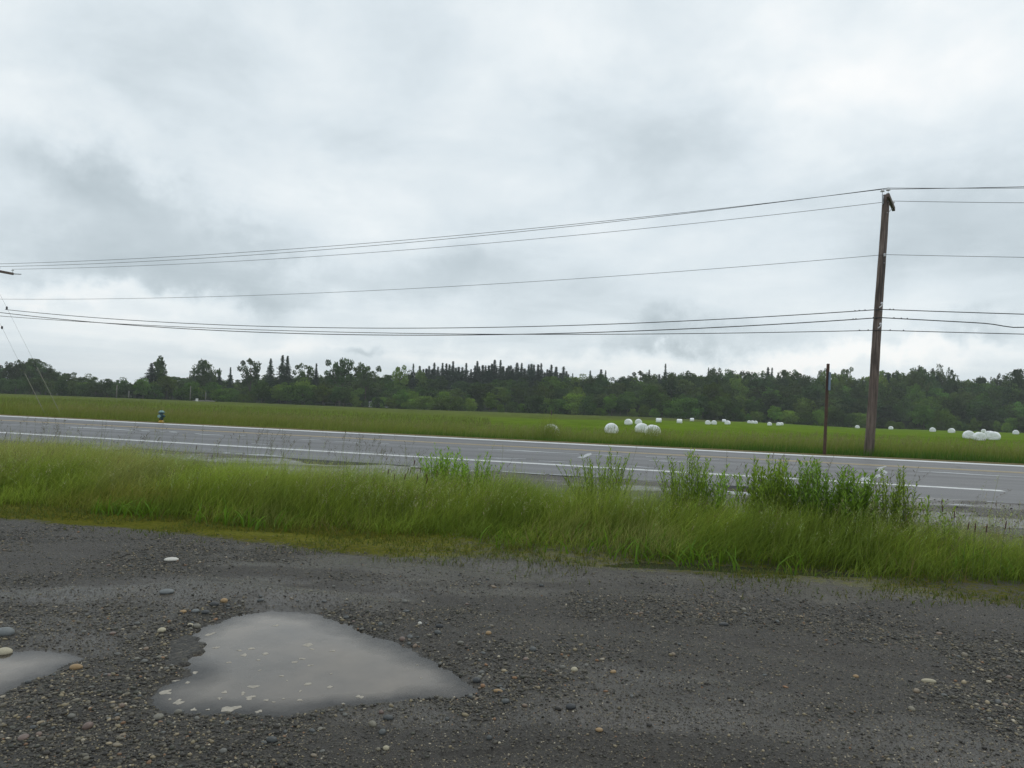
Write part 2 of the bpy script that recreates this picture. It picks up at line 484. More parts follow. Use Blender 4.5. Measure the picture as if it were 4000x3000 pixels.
c = kk.mix(kk.math('MULTIPLY', wt, 0.38, clamp=True), c, (0.050, 0.050, 0.053))
crk = kk.vor(kk.mapping(rt, (0.16, 0.45, 1)), 1.0, 'DISTANCE_TO_EDGE')
ckn = kk.noise(tcn, 0.35, 2, 0.5)
c = kk.mix(kk.math('MULTIPLY', kk.ramp(crk, [(0.0, 1.0), (0.012, 0.0)]), kk.ramp(ckn, [(0.48, 0.0), (0.56, 0.8)])), c, (0.022, 0.022, 0.024))
rg = kk.maprange(st, 0.3, 0.7, 0.42, 0.62)
finish(kk, principled(kk, c, rg, kk.bump(fine, 0.5, 0.012), 0.35)); M['asphalt'] = m

def paint(name, col, wear=0.45):
    m, kk = mat(name); tcn = kk.node('ShaderNodeTexCoord').outputs['Object']
    n = kk.noise(tcn, 5.0, 5, 0.7); n2 = kk.noise(tcn, 40, 3, 0.7)
    f = kk.ramp(kk.math('ADD', kk.math('MULTIPLY', n, 0.6), kk.math('MULTIPLY', n2, 0.4)), [(wear, 0.35), (wear + 0.14, 1.0)])
    c = kk.mix(f, (0.12, 0.12, 0.12), col)
    finish(kk, principled(kk, c, 0.5, kk.bump(n2, 0.3, 0.005), 0.35)); return m
M['paint_white'] = paint('white_road_paint', (0.62, 0.63, 0.62), 0.36)
M['paint_edge'] = paint('worn_white_edge_paint', (0.66, 0.68, 0.68), 0.33)
M['paint_yellow'] = paint('yellow_road_paint', (0.46, 0.33, 0.12), 0.36)
M['pale_mark'] = paint('pale_road_marks', (0.42, 0.44, 0.45), 0.40)  # pale colour laid on the asphalt as thin streaks and small patches

# gravel lot
m, kk = mat('wet_gravel_ground'); tcn = kk.node('ShaderNodeTexCoord').outputs['Object']
at = kk.node('ShaderNodeAttribute', attribute_name='Col')
asep = kk.node('ShaderNodeSeparateColor'); kk.put(asep.inputs[0], at.outputs['Color'])
gmask, moss, wet = asep.outputs[0], asep.outputs[1], asep.outputs[2]
v1 = kk.vor(tcn, 55, out='Color'); v1d = kk.vor(tcn, 55); v2 = kk.vor(tcn, 130, out='Color'); v2d = kk.vor(tcn, 130)
bw1 = kk.node('ShaderNodeSeparateColor'); kk.put(bw1.inputs[0], v1)
bw2 = kk.node('ShaderNodeSeparateColor'); kk.put(bw2.inputs[0], v2)
st1 = kk.ramp(bw1.outputs[0], [(0.0, (0.018, 0.017, 0.015)), (0.50, (0.046, 0.043, 0.037)), (0.82, (0.105, 0.095, 0.072)), (0.95, (0.24, 0.21, 0.15))])
st2 = kk.ramp(bw2.outputs[0], [(0.0, (0.022, 0.021, 0.019)), (0.6, (0.052, 0.048, 0.043)), (0.95, (0.13, 0.12, 0.10))])
grc = kk.mix(0.5, st1, st2)
mudn = kk.noise(tcn, 1.6, 6, 0.6)
mud = kk.ramp(mudn, [(0.3, (0.040, 0.034, 0.027)), (0.7, (0.086, 0.073, 0.059))])
mud = kk.mix(0.38, mud, st2)
mud = kk.mix(kk.ramp(kk.noise(tcn, 160, 2, 0.7), [(0.5, 0.0), (0.72, 0.6)]), mud, (0.030, 0.029, 0.028))
mud = kk.mix(kk.ramp(kk.noise(tcn, 75, 3, 0.7), [(0.60, 0.0), (0.72, 0.55)]), mud, (0.17, 0.16, 0.14))
c = kk.mix(gmask, mud, grc)
mossn = kk.noise(tcn, 9, 5, 0.65)
mc = kk.ramp(kk.noise(tcn, 25, 4, 0.6), [(0.3, (0.070, 0.085, 0.008)), (0.55, (0.135, 0.135, 0.014)), (0.8, (0.20, 0.160, 0.038))])
mf = kk.ramp(kk.math('MULTIPLY_ADD', moss, 0.55, kk.math('MULTIPLY', kk.math('ADD', mossn, kk.noise(tcn, 60, 3, 0.7)), 0.5)), [(0.78, 0.0), (0.90, 1.0)])
c = kk.mix(mf, c, mc)
hgt = kk.math('ADD', kk.math('MULTIPLY', kk.math('SUBTRACT', 1.0, v1d), kk.math('MULTIPLY_ADD', gmask, 0.9, 0.1)), kk.math('MULTIPLY', kk.noise(tcn, 220, 3, 0.7), 0.7))
hgt = kk.math('ADD', hgt, kk.math('MULTIPLY', kk.noise(tcn, 30, 4, 0.6), 0.8))
rg = kk.math('SUBTRACT', kk.maprange(gmask, 0, 1, 0.56, 0.62), kk.math('MULTIPLY', kk.math('MULTIPLY', wet, kk.math('SUBTRACT', 1.0, gmask)), 0.30))
rg = kk.math('ADD', rg, kk.math('MULTIPLY', mf, 0.4), clamp=True)
sp_ = kk.math('MULTIPLY_ADD', mf, -0.30, 0.36)
wm = kk.math('MULTIPLY', wet, kk.math('SUBTRACT', 1.0, gmask))
hgt = kk.math('MULTIPLY', hgt, kk.math('MULTIPLY_ADD', wm, -0.75, 1.0))
finish(kk, principled(kk, c, rg, kk.bump(hgt, 1.0, 0.020), sp_)); M['lot'] = m

# water: clear at the shallow rim, clouded with silt where deeper
m, kk = mat('muddy_water'); tcn = kk.node('ShaderNodeTexCoord').outputs['Object']
dep = kk.node('ShaderNodeAttribute', attribute_name='Col').outputs['Fac']
n = kk.noise(tcn, 1.3, 5, 0.55)
c = kk.ramp(n, [(0.30, (0.066, 0.056, 0.045)), (0.70, (0.165, 0.133, 0.098))])
nb = kk.bump(kk.noise(tcn, 11, 3, 0.5), 0.05, 0.01)
murk = principled(kk, c, 0.03, nb, 0.5)
tr_n = kk.node('ShaderNodeBsdfTransparent'); tr_n.inputs[0].default_value = (0.72, 0.68, 0.62, 1)
gl_n = kk.node('ShaderNodeBsdfGlossy'); gl_n.inputs['Roughness'].default_value = 0.03; kk.put(gl_n.inputs['Normal'], nb)
fr_n = kk.node('ShaderNodeFresnel'); fr_n.inputs[0].default_value = 1.33
mx1 = kk.node('ShaderNodeMixShader'); kk.l.new(fr_n.outputs[0], mx1.inputs[0]); kk.l.new(tr_n.outputs[0], mx1.inputs[1]); kk.l.new(gl_n.outputs[0], mx1.inputs[2])
mx2 = kk.node('ShaderNodeMixShader'); kk.put(mx2.inputs[0], kk.math('ADD', dep, kk.math('MULTIPLY', kk.math('SUBTRACT', kk.noise(tcn, 6, 3, 0.6), 0.5), 0.5), clamp=True)); kk.l.new(mx1.outputs[0], mx2.inputs[1]); kk.l.new(murk, mx2.inputs[2])
finish(kk, mx2.outputs[0]); M['water'] = m
m, kk = mat('dark_shallow_water')
finish(kk, principled(kk, (0.040, 0.040, 0.030), 0.05, None, 0.5)); M['water_dark'] = m

# stones (object random)
m, kk = mat('river_stone'); tcn = kk.node('ShaderNodeTexCoord').outputs['Object']
oi = kk.node('ShaderNodeObjectInfo').outputs['Random']
c = kk.ramp(oi, [(0.0, (0.045, 0.050, 0.050)), (0.30, (0.075, 0.082, 0.080)), (0.55, (0.14, 0.135, 0.115)), (0.78, (0.19, 0.17, 0.12)), (0.90, (0.21, 0.15, 0.095)), (0.97, (0.15, 0.10, 0.08))], 'LINEAR')
c = kk.mix(kk.ramp(kk.noise(tcn, 3, 4, 0.6), [(0.35, 0.0), (0.75, 0.35)]), c, (0.05, 0.05, 0.048))
finish(kk, principled(kk, c, 0.42, kk.bump(kk.noise(tcn, 8, 3, 0.6), 0.2, 0.05), 0.5)); M['stone'] = m
m, kk = mat('loose_gravel'); at = kk.node('ShaderNodeAttribute', attribute_name='Col').outputs['Color']
finish(kk, principled(kk, at, 0.5, None, 0.4)); M['pebbles'] = m
def stone_mat(name, col):
    return simple(name, col, 0.5, 0.2, 12, 0.2, 0.4)
M['stone_white'] = stone_mat('white_stone', (0.52, 0.50, 0.45))
M['stone_cream'] = stone_mat('cream_stone', (0.38, 0.34, 0.24))
M['stone_grey'] = stone_mat('grey_stone', (0.14, 0.15, 0.15))
M['stone_dark'] = stone_mat('dark_stone', (0.045, 0.048, 0.050))
M['stone_tan'] = stone_mat('tan_stone', (0.30, 0.20, 0.10))

# field (hay and mown)
m, kk = mat('field_ground'); tcn = kk.node('ShaderNodeTexCoord').outputs['Object']
at = kk.node('ShaderNodeAttribute', attribute_name='Col').outputs['Color']
n = kk.noise(kk.mapping(tcn, (0.35, 0.10, 1)), 1.0, 6, 0.65); n2 = kk.noise(tcn, 2.5, 5, 0.7); n3 = kk.noise(kk.mapping(tcn, (0.05, 0.018, 1)), 1.0, 4, 0.6)
f = kk.math('ADD', kk.math('MULTIPLY', n, 0.45), kk.math('ADD', kk.math('MULTIPLY', n2, 0.3), kk.math('MULTIPLY', n3, 0.25)))
c = kk.mix(kk.ramp(f, [(0.36, 0.0), (0.64, 1.0)]), kk.mix(1.0, at, (0.62, 0.66, 0.62), 'MULTIPLY'), kk.mix(1.0, at, (1.30, 1.25, 1.15), 'MULTIPLY'))
d = kk.node('ShaderNodeBsdfDiffuse'); kk.put(d.inputs[0], c); kk.put(d.inputs['Normal'], kk.bump(kk.noise(tcn, 4, 5, 0.7), 0.8, 0.2))
finish(kk, d.outputs[0]); M['field'] = m

# ------------------------------------------------------------------ the setting: gravel lot
def axis(*segs):
    out = []
    for a, b, n in segs: out += list(np.linspace(a, b, n, endpoint=False))
    return np.array(out + [segs[-1][1]])
def grid_faces(nx, ny):
    i = np.arange(nx - 1)[:, None]; j = np.arange(ny - 1)[None, :]
    a = (i * ny + j).ravel()
    return np.stack([a, a + ny, a + ny + 1, a + 1], 1)
gx = axis((-70, -11, 40), (-11, 9, 500), (9, 70, 40))
gs = axis((-50, 0.5, 40), (0.5, 8.0, 230), (8.0, 15.16, 110))
GX, GS = np.meshgrid(gx, gs, indexing='ij')
GY = (GS - GX * SN) / CN
GZ = lot_z(GX, GY)
def gravel_mask(x, y):
    s = S_of(x, y); t = T_of(x, y)
    n = fbm(x * 0.55 + 4.0, y * 0.9 + 2.0, 4)
    band = 0.5 + 0.5 * np.sin((s * 0.95 + 0.25 * t) * 1.55 + 2.5 * fbm(x * 0.3, y * 0.3, 2))
    g = 0.62 * sstep(0.40, 0.60, n) + 0.55 * band * sstep(0.30, 0.55, n)
    g = g * sstep(7.0, 6.0, s) * 1.0 + 0.7 * sstep(11.5, 12.5, s) * sstep(3.0, 6.0, t)
    sd = pud_sd(x, y, 0)
    g = np.maximum(g, 0.9 * sstep(0.55, 0.05, sd) * sstep(0.35, 0.55, fbm(x * 2 + 9, y * 2, 2)))
    return np.clip(g, 0, 1)
gm = gravel_mask(GX, GY)
s_front = 6.55 + 0.055 * np.clip(T_of(GX, GY) + 9, 0, 20)       # where the tall grass begins
def front_s(x, y): return 6.70 + 0.062 * np.clip(T_of(x, y) + 9, 0, 20)
def back_s(x, y): return np.interp(T_of(x, y), [-14, -10, -7.7, -3.2, -2.0, 0.2, 1.8, 2.6, 5.0], [10.3, 10.0, 9.7, 9.5, 9.3, 9.0, 8.9, 8.7, 8.8])
fs = front_s(GX, GY)
mo = sstep(fs - 1.05, fs - 0.35, GS + 0.5 * (fbm(GX * 0.8, GY * 0.8, 3) - 0.5)) * sstep(11.6, 10.8, GS) * (0.6 + 0.4 * sstep(0.5, -2.5, GX))
we = sstep(0.46, 0.58, fbm(GX * 0.45 + 8, GY * 1.3 + 3, 4))
cols = np.stack([gm, mo, we], -1).reshape(-1, 3)
me = np_mesh('gravel_lot', np.stack([GX, GY, GZ], -1).reshape(-1, 3), [grid_faces(len(gx), len(gs))], [M['lot']], cols, True)
lot = tag(obj('gravel_lot', me), 'wet grey gravel lot with muddy patches in the foreground', 'ground', kind='structure')

# puddles
PL = ['large muddy puddle with foam flecks on the gravel', 'pale puddle cut by the left edge of the picture', 'thin dark puddle along the foot of the tall grass',
      'small bright puddle at the near pavement edge left of the weeds', 'shallow bright puddle at the pavement edge behind the tall weeds']
puddles = []
for i, P in enumerate(PUD):
    lo_, hi_ = P.min(0) - 0.12, P.max(0) + 0.12
    stp = 0.03 if i < 2 else 0.06
    ax_, ay_ = np.arange(lo_[0], hi_[0] + stp, stp), np.arange(lo_[1], hi_[1] + stp, stp)
    WX, WY = np.meshgrid(ax_, ay_, indexing='ij'); sd = pud_sd(WX, WY, i)
    F = grid_faces(len(ax_), len(ay_)); F = F[(sd.ravel()[F] < 0.07).any(1)]
    used = np.unique(F); mp_ = np.full(WX.size, -1); mp_[used] = np.arange(len(used))
    dpt = np.clip(-sd.ravel()[used] / 0.21, 0, 1) if i < 3 else np.ones(len(used))
    V = np.stack([WX.ravel()[used], WY.ravel()[used], np.full(len(used), WL[i])], 1)
    o = obj('puddle', np_mesh('puddle', V, [mp_[F]], [M['water_dark'] if i == 2 else M['water']], np.repeat(dpt[:, None], 3, 1), True))
    puddles.append(tag(o, PL[i], 'puddle', kind='structure'))
# foam flecks on the big puddle (zoomed photo coordinates -> photo pixels)
FZ = [(580, 315, 50), (940, 267, 30), (615, 387, 32), (455, 416, 28), (765, 427, 45), (880, 420, 45), (683, 467, 32), (843, 454, 28), (1110, 372, 70), (1132, 395, 30), (1245, 405, 38),
      (1078, 447, 42), (1038, 465, 42), (1120, 483, 38), (850, 510, 16), (968, 540, 36), (815, 598, 66), (1110, 583, 58), (1228, 600, 42), (997, 565, 14), (1068, 622, 20), (660, 628, 46),
      (760, 634, 36), (632, 661, 28), (798, 657, 66), (884, 671, 36), (977, 663, 20), (1066, 670, 38), (340, 628, 80), (410, 682, 60), (365, 666, 24), (492, 722, 38), (690, 718, 90), (845, 732, 45),
      (570, 722, 30), (460, 576, 30), (395, 566, 40), (805, 392, 55), (740, 402, 36), (1390, 652, 45), (1300, 690, 30), (500, 522, 40), (1700, 481, 14), (1720, 552, 14), (1235, 528, 18), (925, 681, 26)]
for j, (zx, zy, wz) in enumerate(FZ):
    p = at_z(400 + zx / 1.3825, 2250 + zy / 1.3825, WL[0])
    rad = 0.75 * wz / 1.3825 / FPX * p.y / 2
    n = 14; rr = np.random.default_rng(100 + j)
    ph = rr.random(4) * 6.28; am = rr.random(4) * np.array([0.42, 0.36, 0.28, 0.2]); sk = rr.uniform(0.6, 1.5)
    vs, f2 = [], []
    ct = rr.uniform(-0.5, 0.5)
    for lev, (rs, hz) in enumerate(((1.0, 0.0004), (0.9, 0.0014), (0.4, 0.002))):
        for a in range(n):
            t = 2 * math.pi * a / n
            r = rad * rs * (1 + sum(am[q] * math.sin((q + 2) * t + ph[q]) for q in range(4)))
            x, y = r * math.cos(t), r * math.sin(t) * sk
            vs.append((p.x + x * math.cos(ct) - y * math.sin(ct), p.y + x * math.sin(ct) + y * math.cos(ct), WL[0] + hz))
    for lev in range(2):
        for a in range(n):
            b = (a + 1) % n
            f2.append((lev * n + a, lev * n + b, (lev + 1) * n + b, (lev + 1) * n + a))
    f2.append(tuple(2 * n + a for a in range(n)))
    mb = MB(); mb.add(vs, f2); mb.build('foam_fleck', M['foam'], puddles[0], True)

# ------------------------------------------------------------------ road
def strip(name, s0, s1, t0, t1, z, m, parent, jag=0.0, nt=60, thick=0.0):
    ts = np.linspace(t0, t1, nt)
    a = s0 + jag * (fbm(ts * 0.9, ts * 0 + s0, 4) - 0.5); b = s1 + jag * (fbm(ts * 0.9, ts * 0 + s1 + 5, 4) - 0.5)
    V = []
    for t, p, q in zip(ts, a, b):
        V.append((*xy_of(t, p), z)); V.append((*xy_of(t, q), z))
    F = [(2 * i, 2 * i + 2, 2 * i + 3, 2 * i + 1) for i in range(nt - 1)]
    if thick:
        n = len(V)
        for t, p, q in zip(ts, a, b):
            V.append((*xy_of(t, p - 0.03), z - thick)); V.append((*xy_of(t, q + 0.03), z - thick))
        F += [(n + 2 * i, n + 2 * i + 2, 2 * i + 2, 2 * i) for i in range(nt - 1)]
        F += [(2 * i + 1, 2 * i + 3, n + 2 * i + 3, n + 2 * i + 1) for i in range(nt - 1)]
    mb = MB(); mb.add(V, F)
    return mb.build(name, m, parent)
ZR = 0.0
road = strip('road', S_EDGE, S_END, -160, 120, ZR, M['asphalt'], None, 0.16, 700, 0.08)
tag(road, 'wet grey two-lane asphalt road crossing the picture', 'road', kind='structure')
strip('edge_line', S_FAR - 0.32, S_FAR + 0.38, -160, 120, ZR + 0.004, M['paint_edge'], road, 0.10, 500)
tg = 15.85
strip('lane_edge_line', S_FOG - 0.16, S_FOG + 0.16, -160, float(T_of(*at_z(3916, 1917)[:2])), ZR + 0.004, M['paint_white'], road, 0.03, 300)
for off in (-0.16, 0.16):
    strip('centre_line', S_YEL + off - 0.075, S_YEL + off + 0.075, -160, 120, ZR + 0.004, M['paint_yellow'], road, 0.02, 300)
def marks(z, ox, oy, lines, wpx=3.2):
    for L in lines:
        pts = [at_z(ox + x / z, oy + y / z, ZR + 0.004) for x, y in L]
        fine = []
        for a, b in zip(pts[:-1], pts[1:]):
            n = max(2, int((b - a).length / 0.5))
            fine += [a.lerp(b, i / n) for i in range(n)]
        fine.append(pts[-1])
        V, F = [], []
        for i, p in enumerate(fine):
            taper = 0.35 + 0.65 * min(1, i / 2, (len(fine) - 1 - i) / 2)
            hw = 0.5 * wpx / FPX * p.y * p.y / HEYE * taper * random.uniform(0.7, 1.25)
            jt = random.uniform(-0.05, 0.05)
            x, y = p.x + SN * jt, p.y + CN * jt
            V += [(x - SN * hw, y - CN * hw, p.z), (x + SN * hw, y + CN * hw, p.z)]
        F = [(2 * i, 2 * i + 2, 2 * i + 3, 2 * i + 1) for i in range(len(fine) - 1)]
        mb = MB(); mb.add(V, F); mb.build('pale_streak', M['pale_mark'], road)
marks(2.212, 0, 1300, [[(105, 788), (220, 790)], [(265, 795), (300, 797)], [(370, 800), (440, 803)], [(580, 811), (850, 825), (960, 830), (1170, 845)], [(1215, 842), (1290, 850)], [(1395, 853), (1415, 855)],
       [(1465, 853), (1530, 860)], [(1680, 870), (1780, 879), (1940, 885)], [(2060, 885), (2110, 888)], [(2170, 958), (2330, 967)]], 2.4)
marks(2.212, 1000, 1300, [[(375, 920), (560, 926)], [(680, 936), (905, 948)], [(1030, 950), (1145, 957)], [(1915, 1003), (2212, 1014), (2500, 1030), (2792, 1045)], [(1965, 1075), (2330, 1090)]], 2.6)
marks(2.212, 2000, 1300, [[(690, 1050), (945, 1063)], [(1155, 1070), (1420, 1078)], [(1500, 1085), (1790, 1096)]], 2.6)
marks(1.7015, 1600, 1650, [[(490, 235), (715, 246)], [(860, 255), (1060, 263)], [(1460, 290), (1625, 302)], [(1590, 252), (1830, 262)]], 3.0)
marks(3.16, 3300, 1700, [[(860, 440), (1250, 463), (1700, 490), (2300, 522)]], 3.2)
marks(3.16, 3300, 1700, [[(1300, 856), (1600, 868)], [(870, 766), (960, 770)], [(1660, 815), (1860, 824)]], 4.0)
marks(2.212, 0, 1300, [[(1930, 1036), (1990, 1040)], [(2040, 1043), (2080, 1046)], [(2110, 1049), (2212, 1054), (2290, 1058), (2450, 1070)]], 4.0)
marks(1.7015, 1600, 1650, [[(0, 292), (125, 297)], [(610, 326), (900, 345)], [(930, 345), (1090, 352)]], 4.5)
def patch(z, ox, oy, pts):
    V = [at_z(ox + x / z, oy + y / z, ZR + 0.0045) for x, y in pts]
    mb = MB(); c = sum(V, Vector()) / len(V)
    mb.add(V, [tuple(range(len(V)))]); mb.build('pale_patch', M['pale_mark'], road)
patch(3.16, 3300, 1700, [(395, 402), (450, 392), (510, 378), (515, 388), (462, 404), (482, 428), (528, 455), (522, 474), (470, 462), (420, 445)])
patch(3.16, 3300, 1700, [(520, 478), (480, 494), (430, 515), (350, 545), (260, 582), (175, 556), (215, 522), (330, 512), (400, 488), (450, 468)])
patch(1.7015, 1600, 1650, [(1110, 233), (1150, 222), (1180, 207), (1205, 203), (1212, 213), (1190, 222), (1150, 238)])
# ragged dead grass and silt lip on the far side
m_, kk = mat('dry_debris'); tcn = kk.node('ShaderNodeTexCoord').outputs['Object']
finish(kk, principled(kk, kk.ramp(kk.noise(tcn, 7, 5, 0.7), [(0.3, (0.07, 0.065, 0.03)), (0.55, (0.17, 0.13, 0.05)), (0.75, (0.22, 0.19, 0.08))]), 0.9, kk.bump(kk.noise(tcn, 30, 4, 0.7), 0.8, 0.05), 0.2))
tag(strip('verge_litter', S_END - 0.12, S_END + 0.75, -60, 60, ZR + 0.012, m_, None, 0.35, 400, 0.05), 'strip of dry tan litter along the far road edge', 'ground', kind='structure')

# ------------------------------------------------------------------ field and hill sheet
fx = axis((-800, -260, 25), (-260, -70, 40), (-70, 70, 120), (70, 260, 40), (260, 800, 25))
fq = axis((0.0, 12, 40), (12, 60, 60), (60, 230, 80), (230, 400, 50), (400, 900, 30))
FX, FQ = np.meshgrid(fx, fq, indexing='ij')
xs_ = np.clip(FX, -170, 80)
FY = FQ + (S_END - 0.05 - xs_ * SN) / CN
FZ_ = field_z(FX, FY)
FZ_ = np.where(FQ < 0.5, -0.06, FZ_)
A = FX / np.maximum(FY, 1)
hay = np.array([0.120, 0.158, 0.028]); mown = np.array([0.122, 0.192, 0.018]); far = np.array([0.106, 0.132, 0.036]); wood = np.array([0.030, 0.040, 0.018]); lush = np.array([0.052, 0.085, 0.018])
nz = fbm(FX * 0.05, FY * 0.03, 4)
# the mown part: right of a line, up to an unmown band
zedge = 185 - 55 * sstep(0.35, 0.0, A) + 200 * sstep(0.25, 0.45, A)
mw_ = sstep(-0.10, 0.04, A + 0.06 * (nz - 0.5)) * sstep(zedge + 6, zedge - 6, FY + 16 * (nz - 0.5))
band2 = sstep(-0.75, -0.5, A) * sstep(0.08, -0.05, A) * np.exp(-((FY - 95 - 10 * nz) / 22) ** 2) * 0.8
cc = hay + (far - hay) * sstep(100, 210, FY)[..., None]
cc = cc + (mown - cc) * np.maximum(mw_, band2)[..., None]
cc = cc + (lush - cc) * (sstep(9, 3, FQ))[..., None]
cc = cc + (wood - cc) * sstep(246, 256, FY)[..., None]
me = np_mesh('field', np.stack([FX, FY, FZ_], -1).reshape(-1, 3), [grid_faces(len(fx), len(fq))], [M['field']], cc.reshape(-1, 3), True)
tag(obj('field', me), 'flat green hay field with a mown right half, rising to the wooded hill', 'field', kind='structure')

# ------------------------------------------------------------------ blades of grass
def blades(name, root, h, wd, lean, ldir, cb, ct, segs=3, label=None, cat='grass', mat_=None, curl=1.0):
    """root (N,3); returns ONE mesh object of many blades"""
    N = len(root)
    yaw = RNG.random(N) * 2 * np.pi
    sx, sy = np.cos(yaw), np.sin(yaw)
    lv = np.linspace(0, 1, segs + 1)
    V = np.zeros((N, 2 * segs + 1, 3)); C = np.zeros((N, 2 * segs + 1, 3))
    for i, t in enumerate(lv):
        off = h * lean * (t ** 2) * curl
        up = h * (t - 0.35 * lean * t * t)
        cx = root[:, 0] + ldir[:, 0] * off; cy = root[:, 1] + ldir[:, 1] * off; cz = root[:, 2] + up
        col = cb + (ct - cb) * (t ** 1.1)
        if i < segs:
            hw = wd * (1.0 - 0.55 * t) * 0.5
            V[:, 2 * i] = np.stack([cx - sx * hw, cy - sy * hw, cz], 1); V[:, 2 * i + 1] = np.stack([cx + sx * hw, cy + sy * hw, cz], 1)
            C[:, 2 * i] = col; C[:, 2 * i + 1] = col
        else:
            V[:, 2 * i] = np.stack([cx, cy, cz], 1); C[:, 2 * i] = col
    nv = 2 * segs + 1
    b = (np.arange(N) * nv)[:, None]
    quads = np.concatenate([b + np.array([2 * i, 2 * i + 1, 2 * i + 3, 2 * i + 2])[None] for i in range(segs - 1)]) if segs > 1 else np.zeros((0, 4), int)
    tris = b + np.array([2 * segs - 2, 2 * segs - 1, 2 * segs])[None]
    me = np_mesh(name, V.reshape(-1, 3), [quads, tris], [mat_ or M['grass']], C.reshape(-1, 3))
    o = obj(name, me)
    if label: tag(o, label, cat, kind='stuff')
    return o
def cvar(N, base, var=0.2, hv=0.08):
    b = np.array(base)[None] * (1 + var * (RNG.random((N, 1)) * 2 - 1))
    return np.clip(b * (1 + hv * (RNG.random((N, 3)) * 2 - 1)), 0.005, 1)
def wind(N, px=0.75, spread=1.2):
    a = RNG.normal(0.15, spread, N)
    return np.stack([np.cos(a), np.sin(a) * 0.8], 1)
def scatter(N, x0, x1, s0, s1):
    x = RNG.uniform(x0, x1, N); s = RNG.uniform(s0, s1, N)
    return x, (s - x * SN) / CN
# near strip: tall grass between the lot and the road
N0 = 270000
x, y = scatter(N0, -11.5, 8.5, 6.2, 10.9)
s = S_of(x, y)
edge = 0.55 * (fbm(x * 1.1, y * 1.1, 3) - 0.5)
f0 = front_s(x, y) + edge; b0 = back_s(x, y) + 0.8 * (fbm(x * 0.7 + 31, y * 0.7, 3) - 0.5)
dn = sstep(f0 - 0.10, f0 + 0.35, s) * sstep(b0 + 0.3, b0 - 0.25, s)
clump = fbm(x * 2.3 + 5, y * 2.3, 3)
vis = (x > -0.74 * y - 0.6) & (x < 0.74 * y + 0.6)
kp = (RNG.random(N0) < dn * (0.5 + 0.9 * clump)) & vis & ~in_water(x, y, 0.0)
x, y, s, clump = x[kp], y[kp], s[kp], clump[kp]; f0, b0 = f0[kp], b0[kp]
N = len(x)
big = fbm(x * 0.45 + 50, y * 0.45, 3)
h = (0.17 + 0.40 * sstep(f0 + 0.0, f0 + 1.0, s) * (0.50 + 1.0 * big)) * RNG.uniform(0.55, 1.25, N)
h *= (0.55 + 0.45 * sstep(b0 + 0.2, b0 - 0.9, s)) * (0.72 + 0.56 * clump)
h *= np.where(T_of(x, y) > 2.5, 0.85, 1.0)
root = np.stack([x, y, lot_z(x, y) - 0.01], 1)
dry = sstep(0.50, 0.72, fbm(x * 0.8 + 11, y * 0.8 + 7, 3))[:, None]
red = sstep(0.60, 0.75, fbm(x * 0.6 + 71, y * 1.1 + 3, 3))[:, None] * sstep(-2.0, -4.5, x)[:, None]
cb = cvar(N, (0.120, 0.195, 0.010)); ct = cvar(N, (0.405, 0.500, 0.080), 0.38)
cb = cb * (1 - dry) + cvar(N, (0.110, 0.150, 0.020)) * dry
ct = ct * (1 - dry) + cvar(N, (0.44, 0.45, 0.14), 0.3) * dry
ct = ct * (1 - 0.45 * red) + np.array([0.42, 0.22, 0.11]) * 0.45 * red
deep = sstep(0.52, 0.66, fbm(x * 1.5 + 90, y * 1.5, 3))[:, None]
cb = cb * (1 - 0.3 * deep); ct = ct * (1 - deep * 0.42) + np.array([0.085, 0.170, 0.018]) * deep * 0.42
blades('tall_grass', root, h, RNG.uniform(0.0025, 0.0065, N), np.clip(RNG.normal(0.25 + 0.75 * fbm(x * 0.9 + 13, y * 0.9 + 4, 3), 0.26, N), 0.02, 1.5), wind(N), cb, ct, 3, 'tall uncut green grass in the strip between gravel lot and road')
print('near blades', N)

# broad leaves, dead stalks and basal rosettes mixed through the strip
n_ = 16000
x, y = scatter(n_, -11.5, 8.0, 6.5, 10.4)
s = S_of(x, y); kp = (s > front_s(x, y) - 0.1) & (s < back_s(x, y)) & (np.abs(x) < 0.75 * y + 0.4) & (RNG.random(n_) < sstep(0.45, 0.62, fbm(x * 1.6 + 77, y * 1.6, 3)))
x, y = x[kp], y[kp]; N = len(x)
blades('broad_leaves', np.stack([x, y, lot_z(x, y)], 1), RNG.uniform(0.10, 0.34, N), RNG.uniform(0.009, 0.022, N), RNG.uniform(0.2, 1.3, N), wind(N, spread=3), cvar(N, (0.10, 0.19, 0.012)), cvar(N, (0.17, 0.30, 0.03), 0.35), 3,
       'broader leaves mixed into the near grass strip', 'grass')
n_ = 9000
x, y = scatter(n_, -11.5, 8.0, 6.6, 10.4)
s = S_of(x, y); kp = (s > front_s(x, y)) & (s < back_s(x, y)) & (np.abs(x) < 0.75 * y + 0.4) & (RNG.random(n_) < sstep(0.48, 0.66, fbm(x * 1.1 + 27, y * 1.1, 3)))
x, y = x[kp], y[kp]; N = len(x)
blades('dead_stalks', np.stack([x, y, lot_z(x, y)], 1), RNG.uniform(0.15, 0.42, N), RNG.uniform(0.003, 0.006, N), RNG.uniform(0.3, 1.6, N), wind(N, spread=3), cvar(N, (0.20, 0.15, 0.06)), cvar(N, (0.36, 0.28, 0.13), 0.3), 2,
       'dry tan stalks mixed into the near grass strip', 'grass')
